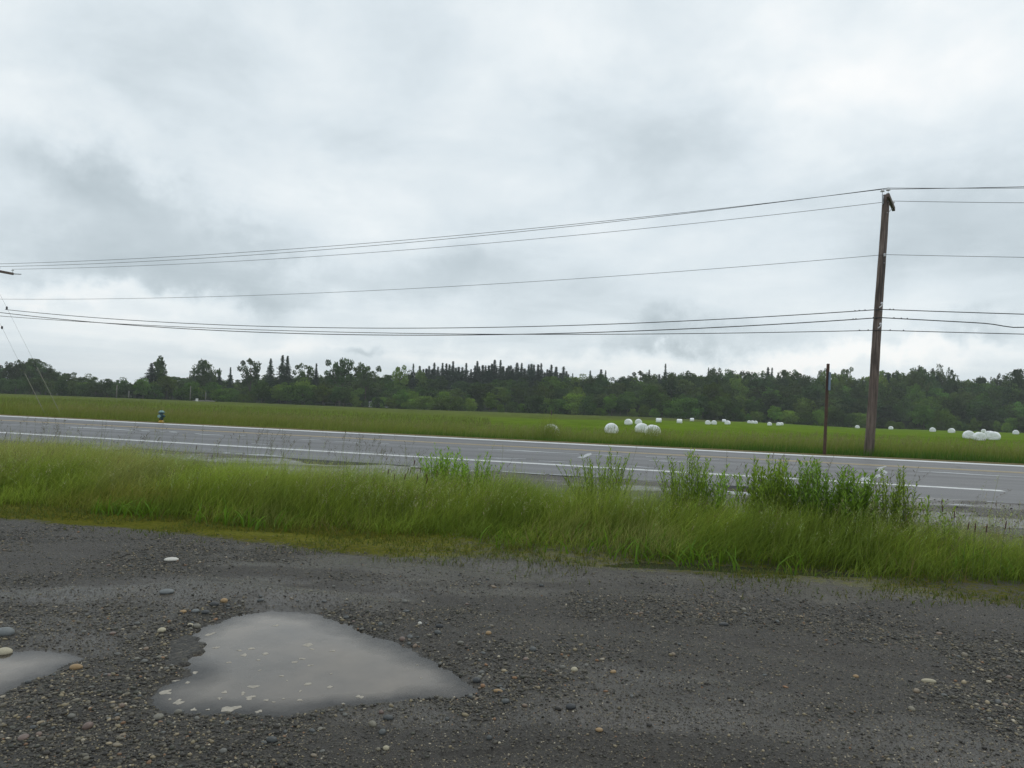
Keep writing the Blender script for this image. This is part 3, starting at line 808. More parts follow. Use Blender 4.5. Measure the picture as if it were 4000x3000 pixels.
# seed stems
def seed_stems(name, x, y, z, h, col_s, col_h, label, head=0.13, wd=0.0022, leaf=9, wh=0.006):
    N = len(x)
    ld = wind(N, spread=0.9); lean = np.clip(RNG.normal(0.28, 0.18, N), 0, 0.9)
    V, T, C, Q = [], [], [], []
    lv = [0, 0.5, 1.0]
    yaw = RNG.random(N) * 6.283
    def pos(t):
        off = h * lean * t ** 2
        return np.stack([x + ld[:, 0] * off, y + ld[:, 1] * off, z + h * (t - 0.3 * lean * t * t)], 1)
    SV = np.zeros((N, 6, 3))
    sd = np.stack([np.cos(yaw), np.sin(yaw), 0 * yaw], 1)
    for i, t in enumerate(lv):
        p = pos(t); SV[:, 2 * i] = p - sd * wd * 0.5; SV[:, 2 * i + 1] = p + sd * wd * 0.5
    b = (np.arange(N) * 6)[:, None]
    Q.append(np.concatenate([b + np.array([0, 1, 3, 2]), b + np.array([2, 3, 5, 4])]))
    V.append(SV.reshape(-1, 3)); C.append(np.repeat(col_s, 6, 0))
    base = N * 6
    for j in range(leaf):
        t = 1 - (head / h) * (1 - j / (leaf - 1.0))
        t = np.clip(t, 0.3, 1.0)
        off = h * lean * t ** 2
        p = np.stack([x + ld[:, 0] * off, y + ld[:, 1] * off, z + h * (t - 0.3 * lean * t * t)], 1)
        a = RNG.random(N) * 6.283; L = head * 0.38 * (1.1 - 0.7 * j / leaf) * RNG.uniform(0.5, 1.3, N)
        dv = np.stack([np.cos(a), np.sin(a), RNG.uniform(-0.2, 1.0, N)], 1) * L[:, None]
        sw = np.stack([-np.sin(a), np.cos(a), 0 * a], 1) * wh * 0.5
        LV = np.stack([p, p + dv * 0.6 - sw, p + dv, p + dv * 0.6 + sw], 1)
        V.append(LV.reshape(-1, 3)); C.append(np.repeat(col_h * RNG.uniform(0.75, 1.25, (N, 1)), 4, 0))
        Q.append((np.arange(N) * 4)[:, None] + base + np.array([[0, 1, 2, 3]])); base += N * 4
    me = np_mesh(name, np.concatenate(V), [np.concatenate(Q)], [M['grass']], np.concatenate(C))
    return tag(obj(name, me), label, 'grass', kind='stuff')
n_ = 21000
x, y = scatter(n_, -11.5, 8.0, 6.6, 11.0)
s = S_of(x, y); f0 = front_s(x, y); b0 = back_s(x, y)
kp = (s > f0 + 0.35) & (s < b0 + 0.2) & (RNG.random(n_) < 0.25 + 0.9 * sstep(0.4, 0.65, fbm(x * 0.7 + 3, y * 0.7, 3))) & (np.abs(x) < 0.75 * y + 0.4)
x, y = x[kp], y[kp]; N = len(x)
hh_ = RNG.uniform(0.34, 0.62, N) * np.where(RNG.random(N) < 0.03, 1.5, 1.0)
hc = np.where(RNG.random((N, 1)) < 0.35, cvar(N, (0.40, 0.37, 0.20)), cvar(N, (0.36, 0.43, 0.16)))
hc = np.where(RNG.random((N, 1)) < 0.08, cvar(N, (0.13, 0.07, 0.055)), hc)
seed_stems('seeding_grass', x, y, lot_z(x, y), hh_, cvar(N, (0.22, 0.25, 0.07)), hc, 'pale feathery seed heads of grass rising above the near strip')
# a few very tall stems standing against the road
n_ = 420
x, y = scatter(n_, -9.5, 5.0, 8.6, 10.8)
kp = (np.abs(x) < 0.74 * y) & (RNG.random(n_) < sstep(0.42, 0.62, fbm(x * 0.6 + 40, y * 0.2, 3)) + 0.1)
x, y = x[kp], y[kp]; N = len(x)
seed_stems('tall_grass_stems', x, y, lot_z(x, y), RNG.uniform(0.62, 0.98, N), cvar(N, (0.14, 0.16, 0.06)), cvar(N, (0.12, 0.10, 0.06), 0.3), 'thin tall seeding stems standing up against the road', 0.17, 0.003, 11, 0.008)
# foxtails: dark brown heads
FT = [(1600, 0), (1585, 30), (1618, 8), (1640, 25), (1655, 45), (1625, 50), (1575, 20), (1700, 40), (1560, 60), (1645, 70), (1530, 60), (3690, 190), (3730, 210), (3760, 230), (3800, 240), (3840, 260), (3670, 150), (3905, 250), (820, -40), (850, -45), (760, -60), (1500, 40), (2400, 90), (2420, 70), (2960, 60), (2975, 50)]
mbf = MB(); mbs = MB()
for px, dyy in FT:
    p = at_z(px, 1840 + dyy, 0.45); d = 0
    h0 = random.uniform(0.42, 0.52); gz_ = float(lot_z(p.x, p.y))
    l = Vector((random.uniform(-0.02, 0.06), 0, 0))
    mbs.tube([(p.x, p.y, gz_), (p.x + l.x * 0.5, p.y, gz_ + h0 * 0.6), (p.x + l.x, p.y, gz_ + h0)], 0.0016, 4, False)
    mbf.tube([(p.x + l.x, p.y, gz_ + h0), (p.x + l.x * 1.1, p.y, gz_ + h0 + 0.012), (p.x + l.x * 1.3, p.y, gz_ + h0 + 0.06), (p.x + l.x * 1.4, p.y, gz_ + h0 + 0.075)], [0.002, 0.0055, 0.005, 0.001], 6)
M['foxtail'] = simple('foxtail_head', (0.075, 0.032, 0.024), 0.9, 0.2, 30)
M['stem'] = simple('green_stem', (0.09, 0.13, 0.04), 0.7, 0.2, 20)
fx_o = mbf.build('foxtail_grass', M['foxtail']); tag(fx_o, 'dark brown foxtail grass heads dotted in the near strip', 'grass', kind='stuff')
mbs.build('stems', M['stem'], fx_o)

# low weeds and moss tufts along the foot of the strip
n_ = 90000
x, y = scatter(n_, -8.5, 7.0, 4.6, 8.0)
s = S_of(x, y); f0 = front_s(x, y)
pt = fbm(x * 2.2 + 60, y * 2.2 + 5, 4)
pr = sstep(f0 - 1.25, f0 + 0.1, s) * sstep(0.46, 0.60, pt + 0.10 * sstep(f0 - 0.6, f0, s) + 0.08 * sstep(1.0, -2.0, x)) + 0.5 * sstep(3.2, 4.8, T_of(x, y)) * sstep(4.6, 5.2, s) * sstep(0.50, 0.62, pt)
kp = (RNG.random(n_) < pr) & (np.abs(x) < 0.74 * y + 0.2)
x, y = x[kp], y[kp]; N = len(x)
ye = (RNG.random((N, 1)) < 0.45)
blades('low_weeds', np.stack([x, y, lot_z(x, y) - 0.003], 1), RNG.uniform(0.02, 0.085, N), RNG.uniform(0.004, 0.010, N), RNG.uniform(0.2, 1.2, N), wind(N, spread=3), cvar(N, (0.07, 0.09, 0.018)),
       np.where(ye, cvar(N, (0.25, 0.22, 0.035)), cvar(N, (0.14, 0.20, 0.03))), 2, 'low yellow green weeds and moss creeping onto the gravel edge', 'weeds')

# verge across the road
N0 = 80000
x, y = scatter(N0, -32, 30, 28.55, 40)
s = S_of(x, y); e_ = 28.95 + 0.5 * (fbm(x * 0.5, y * 0.5, 3) - 0.5)
lushm = sstep(32.0, 30.4, s + 1.5 * (fbm(x * 0.25, y * 0.25, 2) - 0.5)) * sstep(-9, -3, x)
kp = (s > e_) & (np.abs(x) < 0.74 * y + 1) & (RNG.random(N0) < 1.05 - 0.065 * (s - 28.5))
x, y, s, lushm = x[kp], y[kp], s[kp], lushm[kp]; N = len(x)
cl = fbm(x * 0.6 + 7, y * 0.6, 3)
tus = 1 + 1.3 * np.exp(-((x / y - 0.05) / 0.018) ** 2) + 0.5 * np.exp(-((x / y - 0.188) / 0.016) ** 2)
h = tus * (0.30 + 0.34 * sstep(29.2, 32.5, s)) * (0.6 + 0.8 * cl) * RNG.uniform(0.6, 1.25, N)
h = np.where(lushm > 0.5, 0.42 * (0.6 + 0.8 * cl) * RNG.uniform(0.7, 1.2, N), h) * sstep(28.3, 29.4, s + 0.3)
L3 = lushm[:, None]
cb = cvar(N, (0.115, 0.155, 0.020)); ct = cvar(N, (0.265, 0.305, 0.065), 0.3)
le = sstep(-6, -16, x)[:, None] * sstep(31.5, 34, s)[:, None]
ct = ct * (1 - 0.5 * le) + np.array([0.26, 0.21, 0.07]) * 0.5 * le
cb = cb * (1 - L3) + cvar(N, (0.050, 0.105, 0.012)) * L3; ct = ct * (1 - L3) + cvar(N, (0.090, 0.185, 0.018)) * L3
blades('verge_grass', np.stack([x, y, field_z(x, y) - 0.02], 1), h, RNG.uniform(0.010, 0.022, N), np.clip(RNG.normal(0.3, 0.2, N), 0, 1), wind(N), cb, ct, 2, 'rough uncut grass on the far verge between road and field')
n_ = 9000
x, y = scatter(n_, -30, 28, 30.2, 39)
s = S_of(x, y)
kp = (np.abs(x) < 0.74 * y) & (RNG.random(n_) < 0.15 + 0.9 * sstep(0.42, 0.62, fbm(x * 0.35 + 23, y * 0.5, 3)))
x, y = x[kp], y[kp]; N = len(x)
seed_stems('verge_seed_heads', x, y, field_z(x, y), RNG.uniform(0.55, 0.95, N), cvar(N, (0.22, 0.23, 0.07)), np.where(RNG.random((N, 1)) < 0.5, cvar(N, (0.25, 0.19, 0.12)), cvar(N, (0.25, 0.25, 0.10))),
           'brownish seed heads of tall grass on the far verge', 0.18, 0.007, 7, 0.018)
# standing hay further out, left and centre
n_ = 60000
x, y = scatter(n_, -85, 40, 38, 110)
a_ = x / y
mwn = sstep(-0.10, 0.04, a_ + 0.06 * (fbm(x * 0.05, y * 0.03, 4) - 0.5))
dens_ = (np.clip((44.0 / y) ** 1.4, 0, 1)) * np.where(mwn > 0.4, sstep(46, 39, S_of(x, y)), 1.0)
kp = (RNG.random(n_) < dens_) & (np.abs(x) < 0.74 * y)
x, y = x[kp], y[kp]; N = len(x)
cl = fbm(x * 0.3 + 7, y * 0.15, 3)[:, None]
ct = cvar(N, (0.205, 0.250, 0.050), 0.3) * (0.75 + 0.5 * cl)
blades('standing_hay', np.stack([x, y, field_z(x, y) - 0.05], 1), RNG.uniform(0.35, 0.75, N), RNG.uniform(0.02, 0.05, N) * (y / 50), np.clip(RNG.normal(0.3, 0.2, N), 0, 1), wind(N),
       cvar(N, (0.115, 0.130, 0.026)), ct, 1, 'standing hay in the left part of the field')

# ------------------------------------------------------------------ loose gravel
ICO_V = []
ph = (1 + 5 ** 0.5) / 2
for a, b in ((-1, ph), (1, ph), (-1, -ph), (1, -ph)): ICO_V.append((a, b, 0))
for a, b in ((-1, ph), (1, ph), (-1, -ph), (1, -ph)): ICO_V.append((0, a, b))
for a, b in ((ph, -1), (ph, 1), (-ph, -1), (-ph, 1)): ICO_V.append((a, 0, b))
ICO_V = np.array(ICO_V, float); ICO_V /= np.linalg.norm(ICO_V[0])
ICO_F = np.array([(0, 11, 5), (0, 5, 1), (0, 1, 7), (0, 7, 10), (0, 10, 11), (1, 5, 9), (5, 11, 4), (11, 10, 2), (10, 7, 6), (7, 1, 8), (3, 9, 4), (3, 4, 2), (3, 2, 6), (3, 6, 8), (3, 8, 9), (4, 9, 5), (2, 4, 11), (6, 2, 10), (8, 6, 7), (9, 8, 1)])
OCT_V = np.array([(1, 0, 0), (-1, 0, 0), (0, 1, 0), (0, -1, 0), (0, 0, 1), (0, 0, -1)], float)
OCT_F = np.array([(0, 2, 4), (2, 1, 4), (1, 3, 4), (3, 0, 4), (2, 0, 5), (1, 2, 5), (3, 1, 5), (0, 3, 5)])
STONE_C = np.array([(0.022, 0.021, 0.019), (0.042, 0.040, 0.035), (0.072, 0.069, 0.058), (0.046, 0.050, 0.041), (0.12, 0.115, 0.095), (0.17, 0.15, 0.10), (0.24, 0.21, 0.15), (0.34, 0.32, 0.27), (0.20, 0.12, 0.07)])
STONE_P = np.array([0.20, 0.19, 0.16, 0.13, 0.12, 0.07, 0.035, 0.016, 0.012])
def pebble_cloud(x, y, r, BV, BF):
    N = len(x); nb = len(BV)
    yaw = RNG.random(N) * 6.283; tl = RNG.normal(0, 0.25, N)
    sx = r * RNG.uniform(0.8, 1.35, N); sy = r * RNG.uniform(0.65, 1.05, N); sz = r * RNG.uniform(0.4, 0.75, N)
    P = BV[None] * (1 + 0.22 * (RNG.random((N, nb, 1)) - 0.5))
    P = P * np.stack([sx, sy, sz], 1)[:, None]
    c, s_ = np.cos(tl)[:, None], np.sin(tl)[:, None]
    P = np.stack([P[..., 0] * c - P[..., 2] * s_, P[..., 1], P[..., 0] * s_ + P[..., 2] * c], -1)
    c, s_ = np.cos(yaw)[:, None], np.sin(yaw)[:, None]
    P = np.stack([P[..., 0] * c - P[..., 1] * s_, P[..., 0] * s_ + P[..., 1] * c, P[..., 2]], -1)
    P += np.stack([x, y, lot_z(x, y) + sz * 0.35], 1)[:, None]
    F = (np.arange(N) * nb)[:, None, None] + BF[None]
    ci = RNG.choice(len(STONE_C), N, p=STONE_P / STONE_P.sum())
    C = STONE_C[ci] * RNG.uniform(0.7, 1.25, (N, 1)) * np.array([1.08, 1.0, 0.88])
    return P.reshape(-1, 3), F.reshape(-1, 3), np.repeat(C, nb, 0)
n_ = 300000
y = RNG.uniform(2.7, 7.9, n_); x = RNG.uniform(-1, 1, n_) * (0.73 * y + 0.2)
g = gravel_mask(x, y)
pr = np.clip((0.26 + 0.80 * g ** 1.3) * np.clip(5.2 / y, 0.55, 1.4), 0, 1) * sstep(front_s(x, y) + 0.1, front_s(x, y) - 0.8, S_of(x, y))
kp = (RNG.random(n_) < pr * 0.55) & ~in_water(x, y, 0.012)
x, y, g = x[kp], y[kp], g[kp]; N = len(x)
r = 0.0039 * np.exp(RNG.normal(0.0, 0.48, N)) * (0.85 + 0.5 * g); r = np.clip(r, 0.0025, 0.016)
near = (y < 5.0) & (r > 0.0050)
V1, F1, C1 = pebble_cloud(x[near], y[near], r[near], ICO_V, ICO_F)
V2, F2, C2 = pebble_cloud(x[~near], y[~near], r[~near], OCT_V, OCT_F)
me = np_mesh('gravel', np.concatenate([V1, V2]), [np.concatenate([F1, F2 + len(V1)])], [M['pebbles']], np.concatenate([C1, C2]), True)
gv = obj('gravel', me, lot); gv['kind'] = 'stuff'
print('gravel', N, near.sum())
n_ = 170000
y = RNG.uniform(2.8, 7.6, n_) ** 1.0; x = RNG.uniform(-1, 1, n_) * (0.72 * y + 0.1)
kp = (RNG.random(n_) < np.clip(4.6 / y, 0, 1) ** 1.6) & (S_of(x, y) < front_s(x, y) - 0.2) & ~in_water(x, y, 0.008)
x, y = x[kp], y[kp]; N = len(x)
V1, F1, C1 = pebble_cloud(x, y, np.clip(0.0030 * np.exp(RNG.normal(0, 0.35, N)), 0.0018, 0.006), OCT_V, OCT_F[:4])
gv = obj('grit', np_mesh('grit', V1, [F1], [M['pebbles']], C1, True), lot); gv['kind'] = 'stuff'
# shoulder gravel across the grass on the right
n_ = 9000
x = RNG.uniform(3.5, 11, n_); s = RNG.uniform(8.8, 15.0, n_); y = (s - x * SN) / CN
kp = (np.abs(x) < 0.74 * y) & (RNG.random(n_) < 0.6) & ~in_water(x, y, 0.02)
x, y = x[kp], y[kp]
V1, F1, C1 = pebble_cloud(x, y, np.clip(0.008 * np.exp(RNG.normal(0, 0.5, len(x))), 0.004, 0.03), OCT_V, OCT_F)
gv = obj('shoulder_gravel', np_mesh('shoulder_gravel', V1, [F1], [M['pebbles']], C1, True), lot); gv['kind'] = 'stuff'

def stone_mesh(name, seed, mat_, el=(1.0, 0.75, 0.55), sub=1):
    rr = np.random.default_rng(seed)
    V = ICO_V.copy(); F = ICO_F.tolist()
    for _ in range(sub):
        V = V.tolist(); mp = {}; F2_ = []
        def mid(a, b):
            key_ = (min(a, b), max(a, b))
            if key_ not in mp:
                m2 = (np.array(V[a]) + np.array(V[b])); m2 /= np.linalg.norm(m2); V.append(m2.tolist()); mp[key_] = len(V) - 1
            return mp[key_]
        for a, b, c in F:
            ab, bc, ca = mid(a, b), mid(b, c), mid(c, a); F2_ += [(a, ab, ca), (b, bc, ab), (c, ca, bc), (ab, bc, ca)]
        V = np.array(V); F = F2_
    d = rr.normal(size=(5, 3)); d /= np.linalg.norm(d, axis=1)[:, None]
    f = 1 + sum(0.10 * rr.uniform(-1, 1) * np.clip(V @ q, 0, 1) ** 2 for q in d)
    V = V * f[:, None] * np.array(el)
    V[:, 2] += el[2] * 0.55
    return np_mesh(name, V, [np.array(F)], [mat_], None, True)
peb = [stone_mesh('pebble', 20 + i, M['stone'], e) for i, e in enumerate(((1, 0.8, 0.55), (1, 0.7, 0.6), (1, 0.9, 0.45), (1, 0.6, 0.5), (1, 0.85, 0.7)))]
# the larger pebbles, ringed round the puddle and strewn across the lot
cnt = 0
while cnt < 280:
    if cnt < 110:
        j = random.randrange(len(PUD[0])); p = PUD[0][j]; c = PUD[0].mean(0); dd = (p - c); dd = dd / np.hypot(*dd)
        q = p + dd * abs(random.gauss(0.05, 0.22)) + np.array([random.gauss(0, 0.12), random.gauss(0, 0.12)])
        X, Y = q
    else:
        Y = random.uniform(3.0, 6.8); X = random.uniform(-0.7, 0.7) * Y
        if float(gravel_mask(np.array([X]), np.array([Y]))[0]) < random.random() * 0.8: continue
    if in_water(np.array([X]), np.array([Y]), 0.0)[0]: continue
    r = min(0.026, 0.0140 * math.exp(random.gauss(0, 0.3)))
    o = obj('pebble', peb[cnt % 5], lot)
    o.location = (X, Y, float(lot_z(np.array([X]), np.array([Y]))[0]) - r * 0.12); o.scale = (r, r, r)
    o.rotation_euler = (random.gauss(0, 0.15), random.gauss(0, 0.15), random.uniform(0, 6.28))
    cnt += 1
# single stones one can point at
ST = [(668, 2197, 54, 'stone_white', (1, 0.85, 0.30), 'flat white stone lying alone on the gravel left of centre'),
      (653, 2332, 52, 'stone_grey', (1, 0.8, 0.42), 'flat grey stone above the big puddle, left of the brown pebbles'),
      (14, 2540, 64, 'stone_cream', (1, 0.8, 0.55), 'cream stone at the left picture edge beside the small puddle'),
      (18, 2478, 66, 'stone_grey', (1, 0.85, 0.6), 'large grey stone at the left picture edge above the small puddle'),
      (297, 2612, 48, 'stone_tan', (1, 0.6, 0.5), 'long tan stone on the ridge between the two puddles'),
      (631, 2470, 30, 'stone_cream', (1, 0.9, 0.65), 'round cream stone at the upper left rim of the big puddle'),
      (744, 2441, 26, 'stone_cream', (1, 0.8, 0.5), 'small pale stone left of the big puddle top'),
      (875, 2360, 30, 'stone_tan', (1, 0.85, 0.65), 'rust brown stone in the cluster above the big puddle'),
      (836, 2372, 34, 'stone_dark', (1, 0.8, 0.6), 'dark grey stone in the cluster above the big puddle'),
      (763, 2396, 32, 'stone_grey', (1, 0.8, 0.55), 'left grey stone of the pair above the big puddle'),
      (803, 2397, 34, 'stone_dark', (1, 0.8, 0.55), 'right dark stone of the pair above the big puddle'),
      (868, 2441, 34, 'stone_dark', (1, 0.7, 0.45), 'dark flat stone half in the upper edge of the big puddle'),
      (715, 2402, 26, 'stone_tan', (1, 0.8, 0.5), 'tan stone up the slope left of the big puddle'),
      (1716, 2461, 30, 'stone_dark', (1, 0.6, 0.6), 'dark blocky stone right of the big puddle'),
      (1640, 2448, 18, 'stone_white', (1, 0.8, 0.7), 'small white stone right of the big puddle'),
      (1863, 2657, 34, 'stone_dark', (1, 0.85, 0.7), 'black stone at the right tip of the big puddle'),
      (1908, 2493, 24, 'stone_tan', (1, 0.9, 0.7), 'pinkish tan pebble on the gravel right of the big puddle'),
      (1946, 2703, 38, 'stone_tan', (1, 0.5, 0.4), 'long brown stone right of the tip of the big puddle'),
      (3628, 2652, 56, 'stone_cream', (1, 0.4, 0.35), 'pale elongated stone on the right side gravel'),
      (3343, 2646, 22, 'stone_tan', (1, 0.8, 0.6), 'small yellow stone on the right side gravel'),
      (2826, 2444, 40, 'stone_dark', (1, 0.5, 0.4), 'black clod lying on the smooth gravel right of centre'),
      (2242, 2640, 28, 'stone_cream', (1, 0.9, 0.7), 'cream stone on the gravel right of the big puddle tip'),
      (2395, 2645, 26, 'stone_tan', (1, 0.7, 0.5), 'pale tan stone further right of the big puddle'),
      (2230, 2785, 40, 'stone_dark', (1, 0.7, 0.6), 'dark angular stone near the bottom of the gravel'),
      (2340, 2865, 30, 'stone_tan', (1, 0.8, 0.5), 'orange stone near the bottom edge of the gravel'),
      (1508, 2927, 24, 'stone_cream', (1, 0.85, 0.8), 'blocky pale stone below the big puddle')]
for i, (px, py, wpx, mk, el_, lab) in enumerate(ST):
    p = at_z(px, py, -0.015)
    p.z = float(lot_z(np.array([p.x]), np.array([p.y]))[0])
    r = 0.5 * wpx / FPX * p.y
    o = obj('stone', stone_mesh('stone', 50 + i, M[mk], el_, 2))
    o.location = (p.x, p.y, p.z - r * el_[2] * 0.12); o.scale = (r, r, r); o.rotation_euler = (0, 0, random.gauss(0, 0.25))
    tag(o, lab, 'stone', 'loose stones on the gravel')

# ------------------------------------------------------------------ tall weeds
def weed_clump(px0, px1, top, yb, n_stem, lab, hmul=1.0, dark=0.0, slope=0.0):
    c = at_depth((px0 + px1) / 2, 1700, yb)
    cz = float(lot_z(np.array([c.x]), np.array([yb]))[0])
    root = empty('weed_clump', (c.x, yb, cz))
    hw = (px1 - px0) / 2 / FPX * yb
    ms = MB(); LV, LC = [], []
    kl, kw_, kr, kg = random.uniform(0.75, 1.05), random.uniform(0.75, 1.15), random.uniform(0.85, 1.02), random.uniform(0.92, 1.08)
    for i in range(int(n_stem * 1.7)):
        u = random.uniform(-1, 1); bx = u * hw * 0.72; by = random.uniform(-1, 1) * min(0.32, hw)
        tpx = (px0 + px1) / 2 + u * (px1 - px0) / 2
        ztop = at_depth(tpx, top + slope * u, yb + by).z - cz
        h = ztop * (1.0 - 0.22 * abs(u) ** 2.0 - random.uniform(0, 0.40)) * hmul
        lx = u * hw * 0.42 + random.gauss(0.02, 0.08); ly = random.gauss(0, 0.06)
        pts = [Vector((bx + lx * t ** 1.6, by + ly * t, h * t)) for t in (0, 0.3, 0.6, 0.85, 1.0)]
        ms.tube(pts, [0.0045, 0.004, 0.0032, 0.0022, 0.001], 5, False)
        nl = int(h / 0.016)
        for j in range(nl):
            t = 0.10 + 0.90 * (j + random.random()) / nl
            p = Vector((bx + lx * t ** 1.6, by + ly * t, h * t))
            a = j * 2.4 + random.random(); L = kl * (0.115 * (1.15 - 0.45 * t)) * random.uniform(0.7, 1.35); wv_ = kw_ * L * random.uniform(0.07, 0.12)
            up = random.uniform(0.6, 2.2)
            d = Vector((math.cos(a), math.sin(a), up)).normalized(); sd = d.cross(Vector((0, 0, 1))).normalized()
            dr = Vector((0, 0, -1)) * L * random.uniform(0.05, 0.35)
            base = (kr * 0.205 * (1 - dark * 0.3), kg * 0.295 * (1 - dark * 0.22), 0.032)
            v = random.uniform(0.75, 1.4) * (0.9 + 0.35 * t)
            for q in (p, p + d * L * 0.45 - sd * wv_, p + d * L + dr, p + d * L * 0.45 + sd * wv_):
                LV.append(q); LC.append([b * v for b in base])
        if random.random() < 0.5:      # dark flower bud
            ms.tube([pts[-1], pts[-1] + Vector((0, 0, 0.01)), pts[-1] + Vector((0, 0, 0.018))], [0.003, 0.006, 0.002], 5)
    so = ms.build('stems', M['stem'], root); so['kind'] = 'stuff'
    n = len(LV) // 4
    lo = obj('leaves', np_mesh('leaves', [tuple(v) for v in LV], [(np.arange(n) * 4)[:, None] + np.arange(4)[None]], [M['leaf_weed']], np.array(LC)), root)
    lo['kind'] = 'stuff'
    return tag(root, lab, 'weed', 'tall leafy weeds in the grass strip')
weed_clump(1655, 1810, 1738, 9.7, 30, 'leafy green weed clump left of centre, its tallest left half', 1.0, -0.4)
weed_clump(1770, 1935, 1768, 9.5, 26, 'leafy green weed clump left of centre, its lower right half', 1.0, -0.3)
weed_clump(2245, 2470, 1750, 9.0, 34, 'open narrow-leaved weed clump right of centre', 1.0, 0.0)
weed_clump(2590, 2785, 1748, 8.7, 34, 'tall single bushy weed standing between two clumps', 1.0, 0.1)
weed_clump(2915, 3110, 1776, 8.35, 36, 'left part of the broad dark weed thicket at right', 1.0, 0.3)
weed_clump(3080, 3270, 1782, 8.15, 38, 'middle part of the broad dark weed thicket, below the signpost', 1.0, 0.4)
weed_clump(3230, 3400, 1818, 7.95, 32, 'right part of the broad dark weed thicket at right', 1.0, 0.5)
weed_clump(3370, 3570, 1822, 7.85, 30, 'bushy weed with dark buds below the utility pole', 1.0, 0.4)
weed_clump(3560, 3740, 1940, 7.6, 7, 'low drooping weed at the right end of the thicket', 1.0, 0.3)
weed_clump(2700, 2880, 1815, 8.6, 10, 'thin pale weed stalks left of the broad thicket', 1.0, -0.2)

# ------------------------------------------------------------------ poles, wires, sign, hydrant
def insulator(parent, p, s=1.0, mat_=None, up=True):
    """pin with porcelain skirt"""
    g = MB(); g.tube([p, p + Vector((0, 0, 0.16 * s))], 0.012 * s, 6); g.build('insulator_pin', M['metal'], parent)
    g = MB(); z = 0.13 * s
    g.lathe([(0.02 * s, z), (0.075 * s, z + 0.005 * s), (0.085 * s, z + 0.03 * s), (0.055 * s, z + 0.05 * s), (0.062 * s, z + 0.06 * s), (0.05 * s, z + 0.085 * s), (0.03 * s, z + 0.095 * s), (0.038 * s, z + 0.115 * s), (0.02 * s, z + 0.13 * s)], 12, p)
    g.build('insulator', mat_ or M['porcelain'], parent, True)
    return p + Vector((0, 0, 0.235 * s))
DP = 28.0
ptop = at_depth(3462, 762, DP); pmid = at_depth(3397, 1725, DP)
dirp = (ptop - pmid).normalized()
gz = float(field_z(ptop.x, DP)) - 0.05
pbase = pmid + dirp * ((gz - pmid.z) / dirp.z)
pole = empty('utility_pole', pbase)
tag(pole, 'leaning weathered wooden utility pole on the far verge at right', 'utility pole', 'utility poles along the road')
def rel(v): return v - pbase
g = MB()
ns = 26; pts = []; rr = []
for i in range(ns + 1):
    t = i / ns; pts.append(rel(pbase.lerp(ptop, t)) + Vector((0.012 * math.sin(t * 9), 0.01 * math.cos(t * 7), 0)))
    rr.append((0.178 * (1 - t) + 0.128 * t) * (1 + 0.02 * math.sin(i * 2.1)))
g.tube(pts, rr, 20); g.build('pole_shaft', M['pole'], pole, False)
pole.children[-1].data.polygons.foreach_set('use_smooth', np.array([len(p.vertices) == 4 for p in pole.children[-1].data.polygons]))
# crossarm: near end by the pole top, far end behind
near_e = at_depth(3468, 762, 27.35)
r2 = ray(3491, 818); d2 = (near_e.z - HEYE) / r2.z
far_e = Vector((r2.x * d2, d2, near_e.z))
arm_d = (far_e - near_e).normalized(); arm_s = arm_d.cross(Vector((0, 0, 1))).normalized()
g = MB(); g.box(rel((near_e + far_e) / 2), ((far_e - near_e).length, 0.11, 0.15), (arm_d, arm_s, Vector((0, 0, 1))), 0.01); g.build('crossarm', M['pole'], pole)
g = MB()
mid_arm = near_e.lerp(far_e, 0.8)
g.tube([rel(mid_arm) + Vector((0, 0, -0.05)), rel(pbase.lerp(ptop, 0.93)) + Vector((0.10, 0, 0))], 0.016, 6); g.build('arm_brace', M['metal'], pole)
hook = {}
hook['w2'] = insulator(pole, rel(near_e + arm_d * 0.10 + Vector((0, 0, 0.07))), 0.95) + pbase
hook['w3'] = insulator(pole, rel(near_e.lerp(far_e, 0.86) + Vector((0, 0, 0.07))), 0.8) + pbase
# pole-top pin on the left side
pp = at_depth(3447, 800, DP - 0.05)
g = MB(); g.tube([rel(pp), rel(at_depth(3447, 757, DP - 0.05))], 0.02, 6); g.box(rel(at_depth(3449, 780, DP - 0.12)), (0.05, 0.04, 0.3)); g.build('top_bracket', M['metal'], pole)
hook['w1'] = insulator(pole, rel(at_depth(3447, 762, DP - 0.05)), 0.95) + pbase
def on_pole(py, off=0.0):
    """point on the camera side of the shaft at photo row py"""
    t = min(max((py - 762) / (1725 - 762), 0), 1)
    c = at_depth(3462 - (3462 - 3397) * t, py, DP)
    return c + Vector((0, -0.16 - off, 0))
for py in (790, 835, 1000, 1030, 1190, 1215, 1245, 1275, 1292):
    g = MB(); p = rel(on_pole(py, -0.015)); g.tube([p + Vector((0.01, 0.06, 0)), p + Vector((0.01, -0.03, 0))], 0.016, 6); g.build('through_bolt', M['metal'], pole)
for py in (1000,):
    g = MB(); g.lathe([(0.02, -0.05), (0.05, -0.045), (0.03, 0), (0.05, 0.045), (0.02, 0.05)], 10, rel(on_pole(py, 0.03))); g.build('spool_insulator', M['porcelain'], pole, True)
for py in (1195, 1275):
    p = rel(on_pole(py, 0.01)); g = MB()
    g.tube([p + Vector((0.03, 0.03, 0.05)), p + Vector((0.04, -0.02, 0.02)), p + Vector((-0.02, -0.02, -0.05)), p + Vector((-0.07, -0.01, -0.09))], 0.018, 6)
    g.lathe([(0.03, -0.03), (0.05, 0), (0.03, 0.05)], 8, p + Vector((0.03, 0.0, 0.07))); g.build('strand_clamp', M['porcelain'], pole)
g = MB(); pz = rel(on_pole(870, -0.01))
